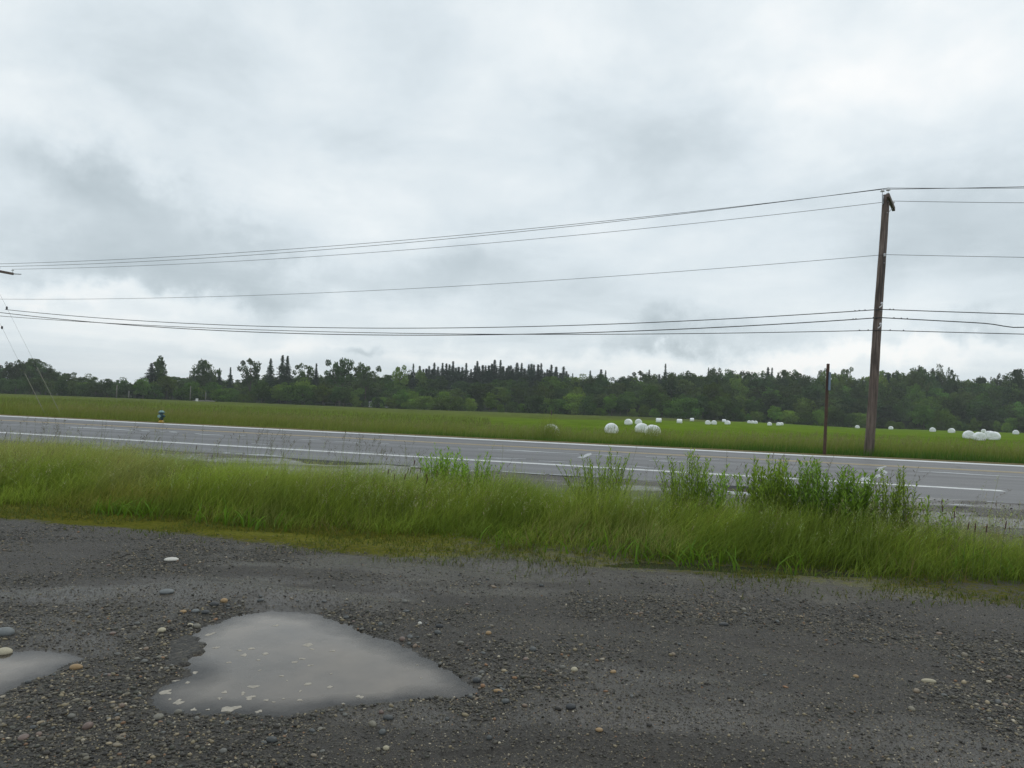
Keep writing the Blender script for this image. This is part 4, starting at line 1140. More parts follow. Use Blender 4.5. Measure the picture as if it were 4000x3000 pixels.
g.tube([pz, pz + Vector((0, -0.005, -0.4)), rel(on_pole(960, -0.008)), rel(on_pole(1190, -0.005))], 0.008, 5); g.build('ground_wire', M['wire'], pole)

# left pole (just outside the frame; its crossarm end reaches into it)
tipL = at_depth(52, 1070, 44.0)
nrm = Vector((SN, CN, 0))
cL = tipL - nrm * 1.45
pb2 = Vector((cL.x, cL.y, float(field_z(cL.x, cL.y)) - 0.05))
pole2 = empty('utility_pole', pb2)
tag(pole2, 'utility pole at the left picture edge, only its crossarm end in view', 'utility pole', 'utility poles along the road')
H2 = tipL.z - pb2.z
g = MB(); g.tube([(0, 0, 0), (0.01, 0, H2 * 0.5), (0, 0, H2 + 0.45)], [0.18, 0.155, 0.13], 16); g.build('pole_shaft', M['pole'], pole2, True)
g = MB(); g.box(Vector((0, 0, H2)) , (2.9, 0.10, 0.14), (nrm, Vector((CN, -SN, 0)), Vector((0, 0, 1))), 0.01); g.build('crossarm', M['pole'], pole2)
hl = {}
def rel2(v): return v - pb2
for kx, (px, py, off) in {'w3': (70, 1069, 1.40), 'w2': (25, 1055, 0.55), 'w1': (8, 1040, -0.2)}.items():
    hl[kx] = insulator(pole2, nrm * off + Vector((0, 0, H2 + 0.06)), 0.9) + pb2
g = MB(); g.tube([nrm * 1.42 + Vector((0, 0, H2)), nrm * 1.42 + Vector((0.5, 0, H2 - 0.01))], 0.03, 6); g.build('dead_end_clamp', M['metal'], pole2)

# guy wires with pale guards
def guy(p0, top, bot, gtop, label, dd=41.5):
    a = at_depth(*bot, dd); a.z = float(field_z(a.x, a.y))
    b = at_depth(*top, dd + 0.6)
    dirg = (b - a).normalized()
    # run on to the pole
    t = (pb2.x + 0.15 - a.x) / dirg.x
    e = a + dirg * t
    root = empty('guy_wire', a); tag(root, label, 'guy wire', 'guy wires at left')
    g = MB(); g.tube([Vector((0, 0, 0)), e - a], 0.0045, 5); g.build('wire', M['wire'], root)
    gt = at_depth(*gtop, dd + 0.3)
    L = (gt - a).length
    g = MB(); g.tube([dirg * 0.05, dirg * L], [0.017, 0.015], 8); g.build('guard', M['guard'], root)
    ps = dirg * (L + 0.62 * ((e - a).length - L)); g = MB(); g.lathe([(0.01, -0.09), (0.05, -0.06), (0.05, 0.06), (0.01, 0.09)], 8, ps); g.build('strain_insulator', M['cable'], root)
guy(0, (36, 1336), (182, 1604), (100, 1452), 'left guy wire with pale guard running down to the far verge')
guy(0, (38, 1225), (244, 1612), (150, 1432), 'right guy wire with pale guard running down to the far verge')

def wire(name, label, A_, B_, Cx, sag1, sag2, rad, mat_, n=36, extra=None, clips=()):
    pts = []
    for i in range(n + 1):
        t = i / n; p = A_.lerp(B_, t); p.z -= sag1 * 4 * t * (1 - t); pts.append(p)
    for i in range(1, n + 1):
        t = i / n; p = B_.lerp(Cx, t); p.z -= sag2 * 4 * t * (1 - t)
        if extra: p.z += extra(t)
        pts.append(p)
    o0 = pts[0].copy()
    g = MB(); g.tube([p - o0 for p in pts], rad, 5)
    o = g.build(name, mat_, None, True); o.location = o0
    tag(o, label, 'wire', 'overhead lines between the poles')
    for q in clips:                                   # lashing clips near the pole, metres from it
        L1, L2 = (B_ - A_).length, (Cx - B_).length
        if q < 0: t = 1 + q / L1; p = A_.lerp(B_, t); p.z -= sag1 * 4 * t * (1 - t)
        else: t = q / L2; p = B_.lerp(Cx, t); p.z -= sag2 * 4 * t * (1 - t)
        g = MB(); g.lathe([(0.012, -0.015), (0.026, -0.005), (0.024, 0.03), (0.008, 0.042)], 6, p - o0); g.build('cable_clip', mat_, o)
    return o
def far_pt(B_, pxr, pyr):
    """a point on the next span to the right, 1.0 at the frame edge, extended beyond"""
    d = T_of(1, 0)
    # direction of the line of poles
    ld = Vector((pbase.x - pb2.x, pbase.y - pb2.y, 0)).normalized()
    r = ray(pxr, pyr)
    # intersect in plan with line through B along ld
    # B + ld*q = r*t
    det = ld.x * (-r.y) - ld.y * (-r.x)
    q = ((-B_.x) * (-r.y) - (-B_.y) * (-r.x)) / det
    t = (B_.y + ld.y * q) / r.y
    e = Vector((B_.x + ld.x * q, B_.y + ld.y * q, HEYE + r.z * t))
    return B_ + (e - B_) * 2.4
wire('power_line', 'topmost power line, on the pin left of the pole top', hl['w1'], hook['w1'], far_pt(hook['w1'], 4000, 724), 0.52, 0.05, 0.011, M['wire'])
wire('power_line', 'second power line, on the white insulator of the crossarm end', hl['w2'], hook['w2'], far_pt(hook['w2'], 4000, 729), 0.58, 0.05, 0.011, M['wire'])
wire('power_line', 'third power line, on the back end of the crossarm', hl['w3'], hook['w3'], far_pt(hook['w3'], 4000, 787), 0.55, 0.05, 0.010, M['wire'])
nL = at_depth(-40, 1168, 42.5); nB = on_pole(999, 0.06)
wire('neutral_line', 'single thin wire halfway up between power lines and cables', nL, nB, far_pt(nB, 4000, 1003), 0.50, 0.02, 0.009, M['wire'])
c1B = on_pole(1211, 0.04); c2B = on_pole(1243, 0.05); c3B = on_pole(1292, 0.05)
wire('telephone_cable', 'uppermost of the three thick black cables', at_depth(20, 1209, 42), c1B, far_pt(c1B, 4000, 1224), 0.88, 0.03, 0.017, M['cable'], clips=(-0.9, -0.75, -0.55, 0.3, 0.42))
wire('telephone_cable', 'middle of the three thick black cables, dipping at right', at_depth(-30, 1217, 42.2), c2B, far_pt(c2B, 4000, 1268), 0.98, 0.02, 0.019, M['cable'], extra=lambda t: -0.10 * math.exp(-((t - 0.39) / 0.05) ** 2), clips=(-0.95, -0.85, -0.25, 0.45, 0.7, 0.9))
wire('telephone_cable', 'lowest of the three thick black cables', at_depth(-30, 1232, 42.4), c3B, far_pt(c3B, 4000, 1303), 0.52, 0.02, 0.015, M['cable'], clips=(-0.7, -0.4, 0.35, 0.8))
# sign post
DS = 26.6
st_ = at_depth(3235, 1421, DS); sb_ = at_depth(3221, 1755, DS)
ds = (st_ - sb_).normalized(); gzs = float(field_z(sb_.x, DS)) - 0.03
sb_ = sb_ + ds * ((gzs - sb_.z) / ds.z)
sp = empty('sign_post', sb_); tag(sp, 'slim brown wooden post with a blue sign seen edge-on', 'sign')
L = (st_ - sb_).length
Xs = Vector((CN, -SN, 0)); Xs = (Xs - ds * Xs.dot(ds)).normalized(); Ys = ds.cross(Xs)
g = MB(); g.box(ds * L / 2, (0.10, 0.10, L), (Xs, Ys, ds), 0.008); g.build('post', M['post_wood'], sp)
# the sheet faces traffic along the road, seen nearly edge-on on the right side of the post
zc = L - 0.30 - 0.33
vx = Vector((sb_.x, sb_.y, 0)).normalized()
face_n = Vector((vx.y, -vx.x, 0)); rotm = Matrix.Rotation(math.radians(-9), 3, 'Z'); face_n = rotm @ face_n
wid = face_n.cross(Vector((0, 0, 1))).normalized()
g = MB(); g.box(ds * zc + face_n * 0.075 + wid * 0.0, (0.46, 0.012, 0.66), (wid, face_n, ds), 0.003); sf = g.build('sign_plate', M['sign_face'], sp)
for dzz in (-0.2, 0.2):
    g = MB(); g.tube([ds * (zc + dzz) + face_n * 0.02, ds * (zc + dzz) + face_n * 0.095], 0.014, 6); g.build('bolt', M['metal'], sp)

# fire hydrant
ph_ = at_depth(628, 1652, 33.6); ph_.z = float(field_z(ph_.x, ph_.y))
hp = on_field(628, 1650)
p0 = at_z(629, 1652, 0.0); hz = 50 / FPX * p0.y
hyd = empty('fire_hydrant', (p0.x, p0.y, 0.0), -0.25)
tag(hyd, 'teal fire hydrant with yellow base beside the far road edge', 'hydrant')
q = hz / 0.72
def lat(name, prof, m_, o=(0, 0, 0), ax='z', n=18, parent=None):
    g = MB(); g.lathe([(r * q, h * q) for r, h in prof], n, tuple(c * q for c in o), ax); return g.build(name, m_, parent or hyd, True)
lat('base_flange', [(0.13, -0.06), (0.13, 0.02), (0.165, 0.02), (0.165, 0.06), (0.12, 0.065), (0.115, 0.16)], M['yellow_enamel'])
lat('barrel', [(0.112, 0.155), (0.108, 0.30), (0.118, 0.32), (0.118, 0.44), (0.108, 0.46), (0.105, 0.54)], M['teal'])
lat('bonnet_flange', [(0.10, 0.52), (0.155, 0.535), (0.185, 0.55), (0.185, 0.58), (0.15, 0.595)], M['teal'])
lat('bonnet', [(0.15, 0.59), (0.14, 0.64), (0.11, 0.675), (0.06, 0.695), (0.03, 0.70)], M['teal_pale'])
lat('operating_nut', [(0.03, 0.695), (0.03, 0.735), (0.022, 0.74)], M['teal'], n=5)
lat('side_outlet', [(0.055, -0.215), (0.07, -0.205), (0.07, -0.15), (0.05, -0.145), (0.05, -0.09)], M['teal'], (0, 0, 0.38), 'x', 12)
lat('side_outlet', [(0.05, 0.09), (0.05, 0.145), (0.07, 0.15), (0.07, 0.205), (0.055, 0.215)], M['teal'], (0, 0, 0.38), 'x', 12)
fo = lat('front_outlet', [(0.065, -0.215), (0.085, -0.2), (0.085, -0.15), (0.06, -0.145), (0.06, -0.09)], M['teal_pale'], (0, 0, 0.37), 'y', 14)
g = MB(); g.tube([(0.03 * q, -0.13 * q, 0.45 * q), (0.02 * q, -0.15 * q, 0.28 * q), (0.05 * q, -0.13 * q, 0.2 * q)], 0.008 * q, 5); g.build('cap_chain', M['yellow_enamel'], hyd)

# ------------------------------------------------------------------ bales
def bale_mesh(seed):
    rr = np.random.default_rng(seed); n = 40; R = 0.62; L = 1.2
    prof = [(0.0, -0.5), (0.35, -0.503), (0.62, -0.50), (0.80, -0.488), (0.92, -0.455), (0.98, -0.40), (1.0, -0.3), (1.005, -0.1), (1.0, 0.1), (1.0, 0.3), (0.98, 0.40), (0.92, 0.455), (0.80, 0.488), (0.62, 0.50), (0.35, 0.503), (0.0, 0.5)]
    V, F = [], []
    ph_ = rr.random(6) * 6.28
    for i, (r, l) in enumerate(prof):
        for j in range(n):
            t = 2 * math.pi * j / n
            rad = R * r * (1 + 0.012 * math.sin(3 * t + ph_[0]) + 0.010 * math.sin(7 * t + ph_[1] + 9 * l) + 0.008 * rr.normal() * r)
            yy, zz = rad * math.cos(t), rad * math.sin(t)
            zz = zz if zz > -0.30 else -0.30 + (zz + 0.30) * 0.12          # settled flat foot
            yy *= 1 + 0.05 * max(0, -zz)
            V.append((l * L + 0.012 * math.sin(5 * t + ph_[2]) * (abs(l) > 0.45), yy, zz + 0.33))
    for i in range(len(prof) - 1):
        for j in range(n):
            F.append((i * n + j, i * n + (j + 1) % n, (i + 1) * n + (j + 1) % n, (i + 1) * n + j))
    return np_mesh('bale', V, [np.array(F)], [M['wrap']], None, True)
BM = [bale_mesh(i) for i in range(4)]
# px, base row, width px, view (e: end towards camera, s: side), label
BL = [(2152, 1703, 44, 'e', 'white bale nearly hidden in tall verge grass, leftmost of all bales'),
      (2388, 1692, 47, 'e', 'largest white bale, standing alone left of the grass-hidden pair'),
      (2506, 1690, 43, 'e', 'large white bale behind tall grass stalks, right of the largest one'),
      (2549, 1702, 42, 'e', 'low white bale mostly hidden by grass, touching the large one at its left'),
      (2454.5, 1658.5, 28.5, 'e', 'left bale of the mid-size pair behind the largest bales'),
      (2494, 1658, 27, 'e', 'right bale of the mid-size pair behind the largest bales'),
      (2573, 1650, 15.5, 's', 'small square-looking bale, first to the right of the mid-size pair'),
      (2654, 1653, 16.5, 's', 'small square-looking bale, second to the right of the mid-size pair'),
      (2703, 1645, 12.5, 's', 'smallest square-looking bale, far back between two small groups'),
      (2765, 1658, 21, 'e', 'left bale of the touching pair in mid field'),
      (2789, 1658, 21, 'e', 'right bale of the touching pair in mid field'),
      (2828, 1649, 13.5, 's', 'small square-looking bale peeping out behind a round one'),
      (2842, 1658, 20, 'e', 'round bale with a smaller square-looking one behind its left'),
      (2926, 1653, 14, 'e', 'left bale of the far row of three'),
      (2939, 1654, 14, 'e', 'middle bale of the far row of three'),
      (2952, 1655, 14, 'e', 'right bale of the far row of three'),
      (3006, 1662, 17, 'e', 'single far bale between the row of three and the far pair'),
      (3041, 1662, 15, 'e', 'left bale of the far overlapping pair left of the signpost'),
      (3052, 1661, 14.5, 'e', 'right bale of the far overlapping pair left of the signpost'),
      (3349, 1671, 16, 'e', 'far bale between the signpost and the utility pole'),
      (3480, 1672, 16, 'e', 'far bale just right of the utility pole'),
      (3643, 1683, 22, 'e', 'far bale, second to the right of the utility pole'),
      (3717, 1686, 24, 'e', 'far bale, third to the right of the utility pole'),
      (3842, 1682, 17, 'e', 'small far bale behind the cluster at the right'),
      (3968, 1690, 22, 'e', 'far bale nearest to the right picture edge'),
      (3784, 1713, 40, 'e', 'left bale of the big cluster at the right'),
      (3826, 1720, 42, 'e', 'middle and nearest bale of the big cluster at the right'),
      (3882, 1718, 42, 'e', 'right front bale of the big cluster at the right'),
      (3866, 1714, 40, 'e', 'bale half hidden behind the right front one of the big cluster')]
for i, (px, py, wp, vw, lab) in enumerate(BL):
    p = on_field(px, py)
    dmax = min(228.0, 1.15 * FPX * 1.25 / wp)
    if p.y > dmax:
        r_ = ray(px, py); p = Vector((r_.x * dmax, dmax, float(field_z(r_.x * dmax, dmax))))
    sc_ = min(1.18, max(0.82, wp / FPX * p.y / 1.25))
    o = obj('wrapped_bale', BM[i % 4])
    aim = math.atan2(p.y, p.x)
    rot = aim + (random.uniform(-0.3, 0.3) if vw == 'e' else math.pi / 2 + random.uniform(-0.1, 0.1))
    o.location = p; o.rotation_euler = (0, 0, rot); o.scale = (sc_, sc_, sc_)
    tag(o, lab, 'bale', 'white wrapped silage bales in the field')

# ------------------------------------------------------------------ trees
def quads_mesh(name, c, d, u, w_, l_, col, m_):
    """leaf quads: centre c, long axis d, cross axis u"""
    a = c - d * l_[:, None] * 0.5; b = c + d * l_[:, None] * 0.5
    V = np.stack([a, c - u * w_[:, None] * 0.5, b, c + u * w_[:, None] * 0.5], 1)
    n = len(c)
    return np_mesh(name, V.reshape(-1, 3), [(np.arange(n) * 4)[:, None] + np.arange(4)[None]], [m_], np.repeat(col, 4, 0))
def rvec(r, n):
    v = r.normal(size=(n, 3)); return v / np.linalg.norm(v, axis=1)[:, None]
def decid(seed, H=1.0, R=0.36, zc=0.60, rz=0.40, nclump=60, nleaf=80, size=0.048, clr=0.125, open_=0.0, profile=None, low=0.0):
    r = np.random.default_rng(seed)
    cs, rad = [], []
    while len(cs) < nclump:
        v = rvec(r, 1)[0] * r.random() ** 0.33
        z = zc + v[2] * rz
        pr = 1.0 if profile is None else profile(z)
        if v[2] < -0.75 and r.random() < 0.7: continue
        lump = 1 + 0.28 * math.sin(3 * math.atan2(v[1], v[0]) + seed) + 0.2 * math.sin(5 * z * 6 + seed * 2)
        cs.append((v[0] * R * pr * lump, v[1] * R * pr * lump, z)); rad.append(clr * r.uniform(0.6, 1.25) * (0.7 + 0.3 * pr))
    cs = np.array(cs); rad = np.array(rad)
    C, D, U, Wd, Ln, Co = [], [], [], [], [], []
    for i in range(nclump):
        k_ = int(nleaf * r.uniform(0.7, 1.2))
        v = rvec(r, k_); q = cs[i] + v * (rad[i] * r.uniform(0.55, 1.08, (k_, 1))) * np.array([1.1, 1.1, 0.8])
        q[:, 2] = np.maximum(q[:, 2], 0.015 + low)
        d = rvec(r, k_); u = np.cross(d, rvec(r, k_)); u /= np.linalg.norm(u, axis=1)[:, None]
        C.append(q); D.append(d); U.append(u); Ln.append(size * r.uniform(0.7, 1.5, k_)); Wd.append(size * r.uniform(0.5, 0.95, k_))
        tone = r.uniform(0.72, 1.28); Co.append(np.clip(np.array([[1, 1, 1]]) * tone * (1 + 0.22 * (r.random((k_, 1)) - 0.5)) * (1 + 0.10 * (r.random((1, 3)) - 0.5)), 0.3, 2))
    cat_ = np.concatenate
    me = quads_mesh('crown', cat_(C), cat_(D), cat_(U), cat_(Wd), cat_(Ln), cat_(Co), M['leaf_mid'])
    g = MB(); tw = 0.018
    g.tube([(0, 0, -0.03), (0.006, 0.004, 0.2), (-0.004, 0.006, zc), (0.005, 0, min(0.95, zc + rz * 0.7))], [tw * 1.3, tw, tw * 0.6, tw * 0.15], 7)
    for i in range(9):
        j = r.integers(nclump); e = cs[j]; z0 = max(0.12, e[2] * r.uniform(0.45, 0.75))
        g.tube([(0, 0, z0), (e[0] * 0.5, e[1] * 0.5, (z0 + e[2]) / 2 + 0.02), tuple(e)], [tw * 0.5, tw * 0.32, tw * 0.12], 5, False)
    tr = bpy.data.meshes.new('trunk'); tr.from_pydata(g.v, [], g.f); tr.materials.append(M['bark'])
    return me, tr
def conifer(seed, R=0.20, nw=36, droop=0.30, size=0.026, bare=0.06):
    r = np.random.default_rng(seed)
    C, D, U, Wd, Ln, Co = [], [], [], [], [], []
    for i in range(nw):
        z = bare + (1 - bare) * (i / nw) ** 0.92
        Lb = R * (1 - (z - bare) / (1 - bare)) ** 1.0 * r.uniform(0.6, 1.3) + 0.002
        nb = r.integers(6, 10); a0 = r.random() * 6.28; tone = r.uniform(0.75, 1.25)
        for b in range(nb):
            a = a0 + 6.283 * b / nb + r.normal(0, 0.15); L = Lb * r.uniform(0.65, 1.2)
            k_ = max(4, int(L / 0.0060))
            t = (np.arange(k_) + r.random(k_)) / k_
            p = np.stack([np.cos(a) * L * t, np.sin(a) * L * t, z + 0.02 - droop * L * t ** 1.5], 1) + r.normal(0, 0.005, (k_, 3))
            sd = a + r.choice([-1, 1], k_) * r.uniform(0.3, 1.2, k_)
            d = np.stack([np.cos(sd), np.sin(sd), r.uniform(-0.6, 0.1, k_)], 1); d /= np.linalg.norm(d, axis=1)[:, None]
            u = np.cross(d, rvec(r, k_)); u /= np.linalg.norm(u, axis=1)[:, None]
            C.append(p); D.append(d); U.append(u); Ln.append(size * r.uniform(0.9, 1.8, k_)); Wd.append(size * r.uniform(0.5, 0.85, k_))
            Co.append(np.ones((k_, 3)) * tone * r.uniform(0.8, 1.2, (k_, 1)))
    cat_ = np.concatenate
    me = quads_mesh('crown', cat_(C), cat_(D), cat_(U), cat_(Wd), cat_(Ln), cat_(Co), M['leaf_conifer'])
    g = MB(); g.tube([(0, 0, -0.03), (0, 0, 0.5), (0, 0, 0.985)], [0.014, 0.009, 0.001], 7)
    tr = bpy.data.meshes.new('trunk'); tr.from_pydata(g.v, [], g.f); tr.materials.append(M['bark'])
    return me, tr
PROTO = {
    'round': [decid(1), decid(2, R=0.40, rz=0.38), decid(3, R=0.33, zc=0.58, rz=0.42), decid(4, R=0.38, zc=0.60), decid(15, R=0.42, zc=0.56, rz=0.43)],
    'open': [decid(5, R=0.36, zc=0.66, rz=0.33, nclump=34, nleaf=80, clr=0.10, size=0.042), decid(6, R=0.34, zc=0.68, rz=0.32, nclump=30, nleaf=85, clr=0.095, size=0.042)],
    'bush': [decid(7, R=0.58, zc=0.45, rz=0.46, nclump=44, clr=0.19, size=0.07), decid(8, R=0.62, zc=0.42, rz=0.46, nclump=44, clr=0.20, size=0.07), decid(9, R=0.50, zc=0.46, rz=0.48, nclump=40, clr=0.18, size=0.065), decid(16, R=0.42, zc=0.46, rz=0.48, nclump=40, clr=0.15, size=0.06)],
    'poplar': [decid(10, R=0.20, zc=0.53, rz=0.46, nclump=90, nleaf=70, clr=0.075, size=0.038, profile=lambda z: 1.15 - 0.55 * max(z - 0.3, 0) / 0.7)],
    'conifer': [conifer(11), conifer(12, 0.22), conifer(13, 0.18, 44), conifer(14, 0.25, 36)],
}
for kx in PROTO:
    for me_, tr_ in PROTO[kx]: pass
TREES = 0; ROWS = {}
def tree(kind, px, top, d, wpx, leaf, label, group, base=None, idx=None):
    global TREES
    r = ray(px, top)
    X, Y = r.x * d, d
    z0 = float(field_z(X, Y)); zt_ = HEYE + r.z * d
    H = max(1.2, (zt_ - z0) * 1.05)
    pr = PROTO[kind]; me_, tr_ = pr[(TREES * 7 + int(px)) % len(pr)] if idx is None else pr[idx]
    nat = {'round': 0.86, 'open': 0.80, 'bush': 1.30, 'poplar': 0.50, 'conifer': 0.36}[kind]
    W = wpx / FPX * d * (1.65 if kind == 'conifer' else 1.0)
    sxy = W / nat if wpx else H
    root = empty('bush' if kind == 'bush' else ('conifer_tree' if kind == 'conifer' else ('poplar_tree' if kind == 'poplar' else 'broadleaf_tree')), (X, Y, z0 - 0.1), random.uniform(0, 6.28))
    root.scale = (sxy, sxy, H)
    t = obj('trunk', tr_, root); c = obj('crown', me_, root)
    if c.data.materials[0] != M[leaf]:
        c.material_slots[0].link = 'OBJECT'; c.material_slots[0].material = M[leaf]
    tag(root, label, 'bush' if kind == 'bush' else 'tree', group)
    if label.startswith('*'): ROWS.setdefault(label[1:], []).append((px, root))
    TREES += 1
    return root
def skyline(px):
    return np.interp(px, [-200, 0, 60, 200, 300, 420, 560, 640, 700, 800, 900, 1000, 1110, 1250, 1330, 1430, 1520, 1650, 1950, 2200, 2260, 2400, 2500, 2700, 2900, 3100, 3400, 3600, 3720, 3850, 4000, 4300],
                     [1410, 1412, 1400, 1428, 1448, 1484, 1484, 1462, 1466, 1462, 1480, 1474, 1462, 1470, 1466, 1466, 1468, 1435, 1425, 1435, 1470, 1474, 1455, 1448, 1452, 1460, 1460, 1450, 1474, 1478, 1470, 1460])
def baseline(px):
    return np.interp(px, [-200, 0, 400, 900, 1500, 2000, 2600, 3000, 3350, 4000, 4300], [1530, 1537, 1553, 1575, 1595, 1612, 1632, 1652, 1670, 1690, 1700])
# --- trees one can single out on the skyline
SK = [('poplar', 622, 1394, 262, 62, 'leaf_dark', 'tall columnar poplar rising above the left tree line'),
      ('conifer', 592, 1425, 258, 62, 'leaf_conifer', 'broad dark conifer leaning against the tall poplar'),
      ('round', 800, 1413, 275, 96, 'leaf_dark', 'big round-headed tree right of the tall poplar'),
      ('conifer', 858, 1444, 280, 28, 'leaf_conifer', 'small pointed conifer right of the big round-headed tree'),
      ('conifer', 901, 1441, 280, 30, 'leaf_conifer', 'lone slim conifer in the dip of the left tree line'),
      ('open', 982, 1408, 275, 88, 'leaf_dark', 'tall open-crowned tree left of the dark conifer pair'),
      ('conifer', 1058, 1409, 272, 48, 'leaf_conifer', 'left one of the tall dark conifer pair'),
      ('conifer', 1104, 1397, 272, 54, 'leaf_conifer', 'middle and tallest conifer left of the cottonwoods'),
      ('conifer', 1124, 1399, 274, 50, 'leaf_conifer', 'conifer touching the tallest one on its right side'),
      ('open', 1190, 1426, 285, 84, 'leaf_mid', 'light feathery tree between conifers and cottonwoods'),
      ('conifer', 1236, 1428, 285, 34, 'leaf_conifer', 'slim conifer just left of the tall cottonwood'),
      ('open', 1333, 1389, 268, 104, 'leaf_dark', 'tall cottonwood with broad head, highest of the skyline'),
      ('open', 1432, 1411, 270, 96, 'leaf_dark', 'second cottonwood with gaps of sky in its crown'),
      ('open', 1568, 1433, 290, 70, 'leaf_mid', 'thin-crowned tree left of the hilltop conifers'),
      ('conifer', 1615, 1428, 300, 30, 'leaf_conifer', 'single small conifer left of the hilltop stand'),
      ('conifer', 2306, 1453, 320, 30, 'leaf_conifer', 'lone conifer in the gap right of the hilltop stand'),
      ('conifer', 2348, 1449, 315, 46, 'leaf_conifer', 'broad ragged conifer in the gap of the hill skyline'),
      ('conifer', 2366, 1452, 318, 26, 'leaf_conifer', 'thin conifer touching the broad ragged one'),
      ('conifer', 2237, 1462, 325, 22, 'leaf_conifer', 'small conifer at the right end of the hilltop stand'),
      ('conifer', 2600, 1428, 320, 28, 'leaf_conifer', 'sharp conifer tip above the broadleaf hilltop'),
      ('conifer', 2536, 1450, 318, 30, 'leaf_conifer', 'dark conifer in front of the broadleaf hilltop'),
      ('conifer', 2768, 1442, 322, 24, 'leaf_conifer', 'narrow conifer right of the broadleaf hilltop'),
      ('round', 2790, 1444, 316, 64, 'leaf_dark', 'dark round tree between narrow conifer and flat crowns'),
      ('open', 2845, 1443, 322, 56, 'leaf_dark', 'flat-topped tree on the hill left of the signpost'),
      ('open', 2912, 1442, 320, 78, 'leaf_dark', 'umbrella-shaped tree on the hill left of the signpost'),
      ('conifer', 3000, 1441, 322, 44, 'leaf_conifer', 'dark conifer on the hill between umbrella tree and signpost'),
      ('conifer', 3016, 1444, 325, 30, 'leaf_conifer', 'second dark conifer close to the first near the signpost'),
      ('open', 3092, 1450, 325, 66, 'leaf_dark', 'bushy hilltop tree well left of the signpost'),
      ('open', 3215, 1445, 325, 40, 'leaf_dark', 'hilltop tree directly behind the sign plate'),
      ('open', 3312, 1441, 328, 62, 'leaf_mid', 'feathery hilltop tree between signpost and utility pole'),
      ('open', 3452, 1444, 325, 46, 'leaf_dark', 'first hilltop tree right of the utility pole'),
      ('open', 3493, 1440, 325, 52, 'leaf_dark', 'second hilltop tree right of the utility pole'),
      ('open', 3608, 1422, 322, 62, 'leaf_dark', 'highest flat-headed tree right of the utility pole'),
      ('round', 3585, 1445, 318, 76, 'leaf_dark', 'dark tree below the highest flat-headed one'),
      ('round', 3662, 1446, 318, 64, 'leaf_dark', 'dark round tree right of the highest flat-headed one'),
      ('open', 3710, 1444, 322, 34, 'leaf_dark', 'thin tree before the skyline dips at right'),
      ('open', 3840, 1463, 325, 34, 'leaf_dark', 'small lone crown on the right hill skyline'),
      ('open', 3883, 1467, 325, 38, 'leaf_dark', 'left crown of the pair near the right skyline end'),
      ('open', 3913, 1465, 325, 42, 'leaf_dark', 'right crown of the pair near the right skyline end'),
      ('round', 3985, 1459, 300, 78, 'leaf_dark', 'dark tree cut by the right picture edge'),
      ('round', 2792, 1502, 258, 140, 'leaf_mid', 'big domed tree at the field edge behind the middle bales'),
      ('round', 2545, 1508, 262, 124, 'leaf_mid', 'wide spreading tree at the field edge behind the largest bales'),
      ('round', 2255, 1516, 258, 66, 'leaf_mid', 'upright narrow tree at the field edge left of the bales'),
      ('bush', 2185, 1560, 252, 118, 'leaf_mid', 'wide dark bush at the field edge left of the upright tree'),
      ('bush', 1612, 1555, 250, 76, 'leaf_bright', 'round bright bush at the field edge below the thin-crowned tree'),
      ('round', 1573, 1528, 253, 54, 'leaf_bright', 'small bright tree just left of the round bush'),
      ('bush', 1500, 1552, 250, 50, 'leaf_bright', 'right bush of the two small ones left of the round bush'),
      ('bush', 1462, 1550, 250, 40, 'leaf_bright', 'left pointed bush of the two small ones below the cottonwoods'),
      ('bush', 868, 1516, 248, 86, 'leaf_bright', 'bright bush by the pale track at left'),
      ('bush', 770, 1508, 252, 76, 'leaf_bright', 'bright bush behind the white box at left'),
      ('round', 1200, 1488, 256, 110, 'leaf_mid', 'broad green tree at the field edge below the feathery tree'),
      ('round', 1092, 1504, 252, 68, 'leaf_bright', 'light green tree at the field edge below the conifer pair'),
      ('bush', 3680, 1600, 250, 74, 'leaf_bright', 'bright bush at the field edge behind the right bales'),
      ('bush', 2900, 1592, 250, 40, 'leaf_bright', 'bright narrow bush behind the far row of three bales')]
for kind, px, top, d, wp, lf, lab in SK: tree(kind, px, top, d, wp, lf, lab, 'trees along the field edge and hill')
# --- the hilltop conifer stand
px = 1640
while px < 2236:
    tree('conifer', px, skyline(px) - 8 + random.choice([0, 5, 12, 20, 30]) + random.uniform(-6, 8), random.uniform(316, 345), random.uniform(34, 58), 'leaf_conifer', '*dark conifer in the close stand on the hilltop', 'hilltop conifer stand')
    px += random.uniform(7, 19)
# --- crowns filling the skyline
px = -60
while px < 4080:
    if not 1640 < px < 2230:
        lf = 'leaf_dark' if px < 620 or random.random() < 0.7 else 'leaf_mid'
        left = px < 640
        tree('round' if random.random() < 0.7 else 'open', px, skyline(px) + random.uniform(-2, 22), random.uniform(268, 280) if left else random.uniform(305, 325), random.uniform(60, 92), lf,
             '*dark crown on the skyline of the left wood' if left else ('*crown on the low skyline' if px < 1640 else '*broadleaf crown on the hill skyline'), 'skyline crowns')
    px += random.uniform(30, 44)
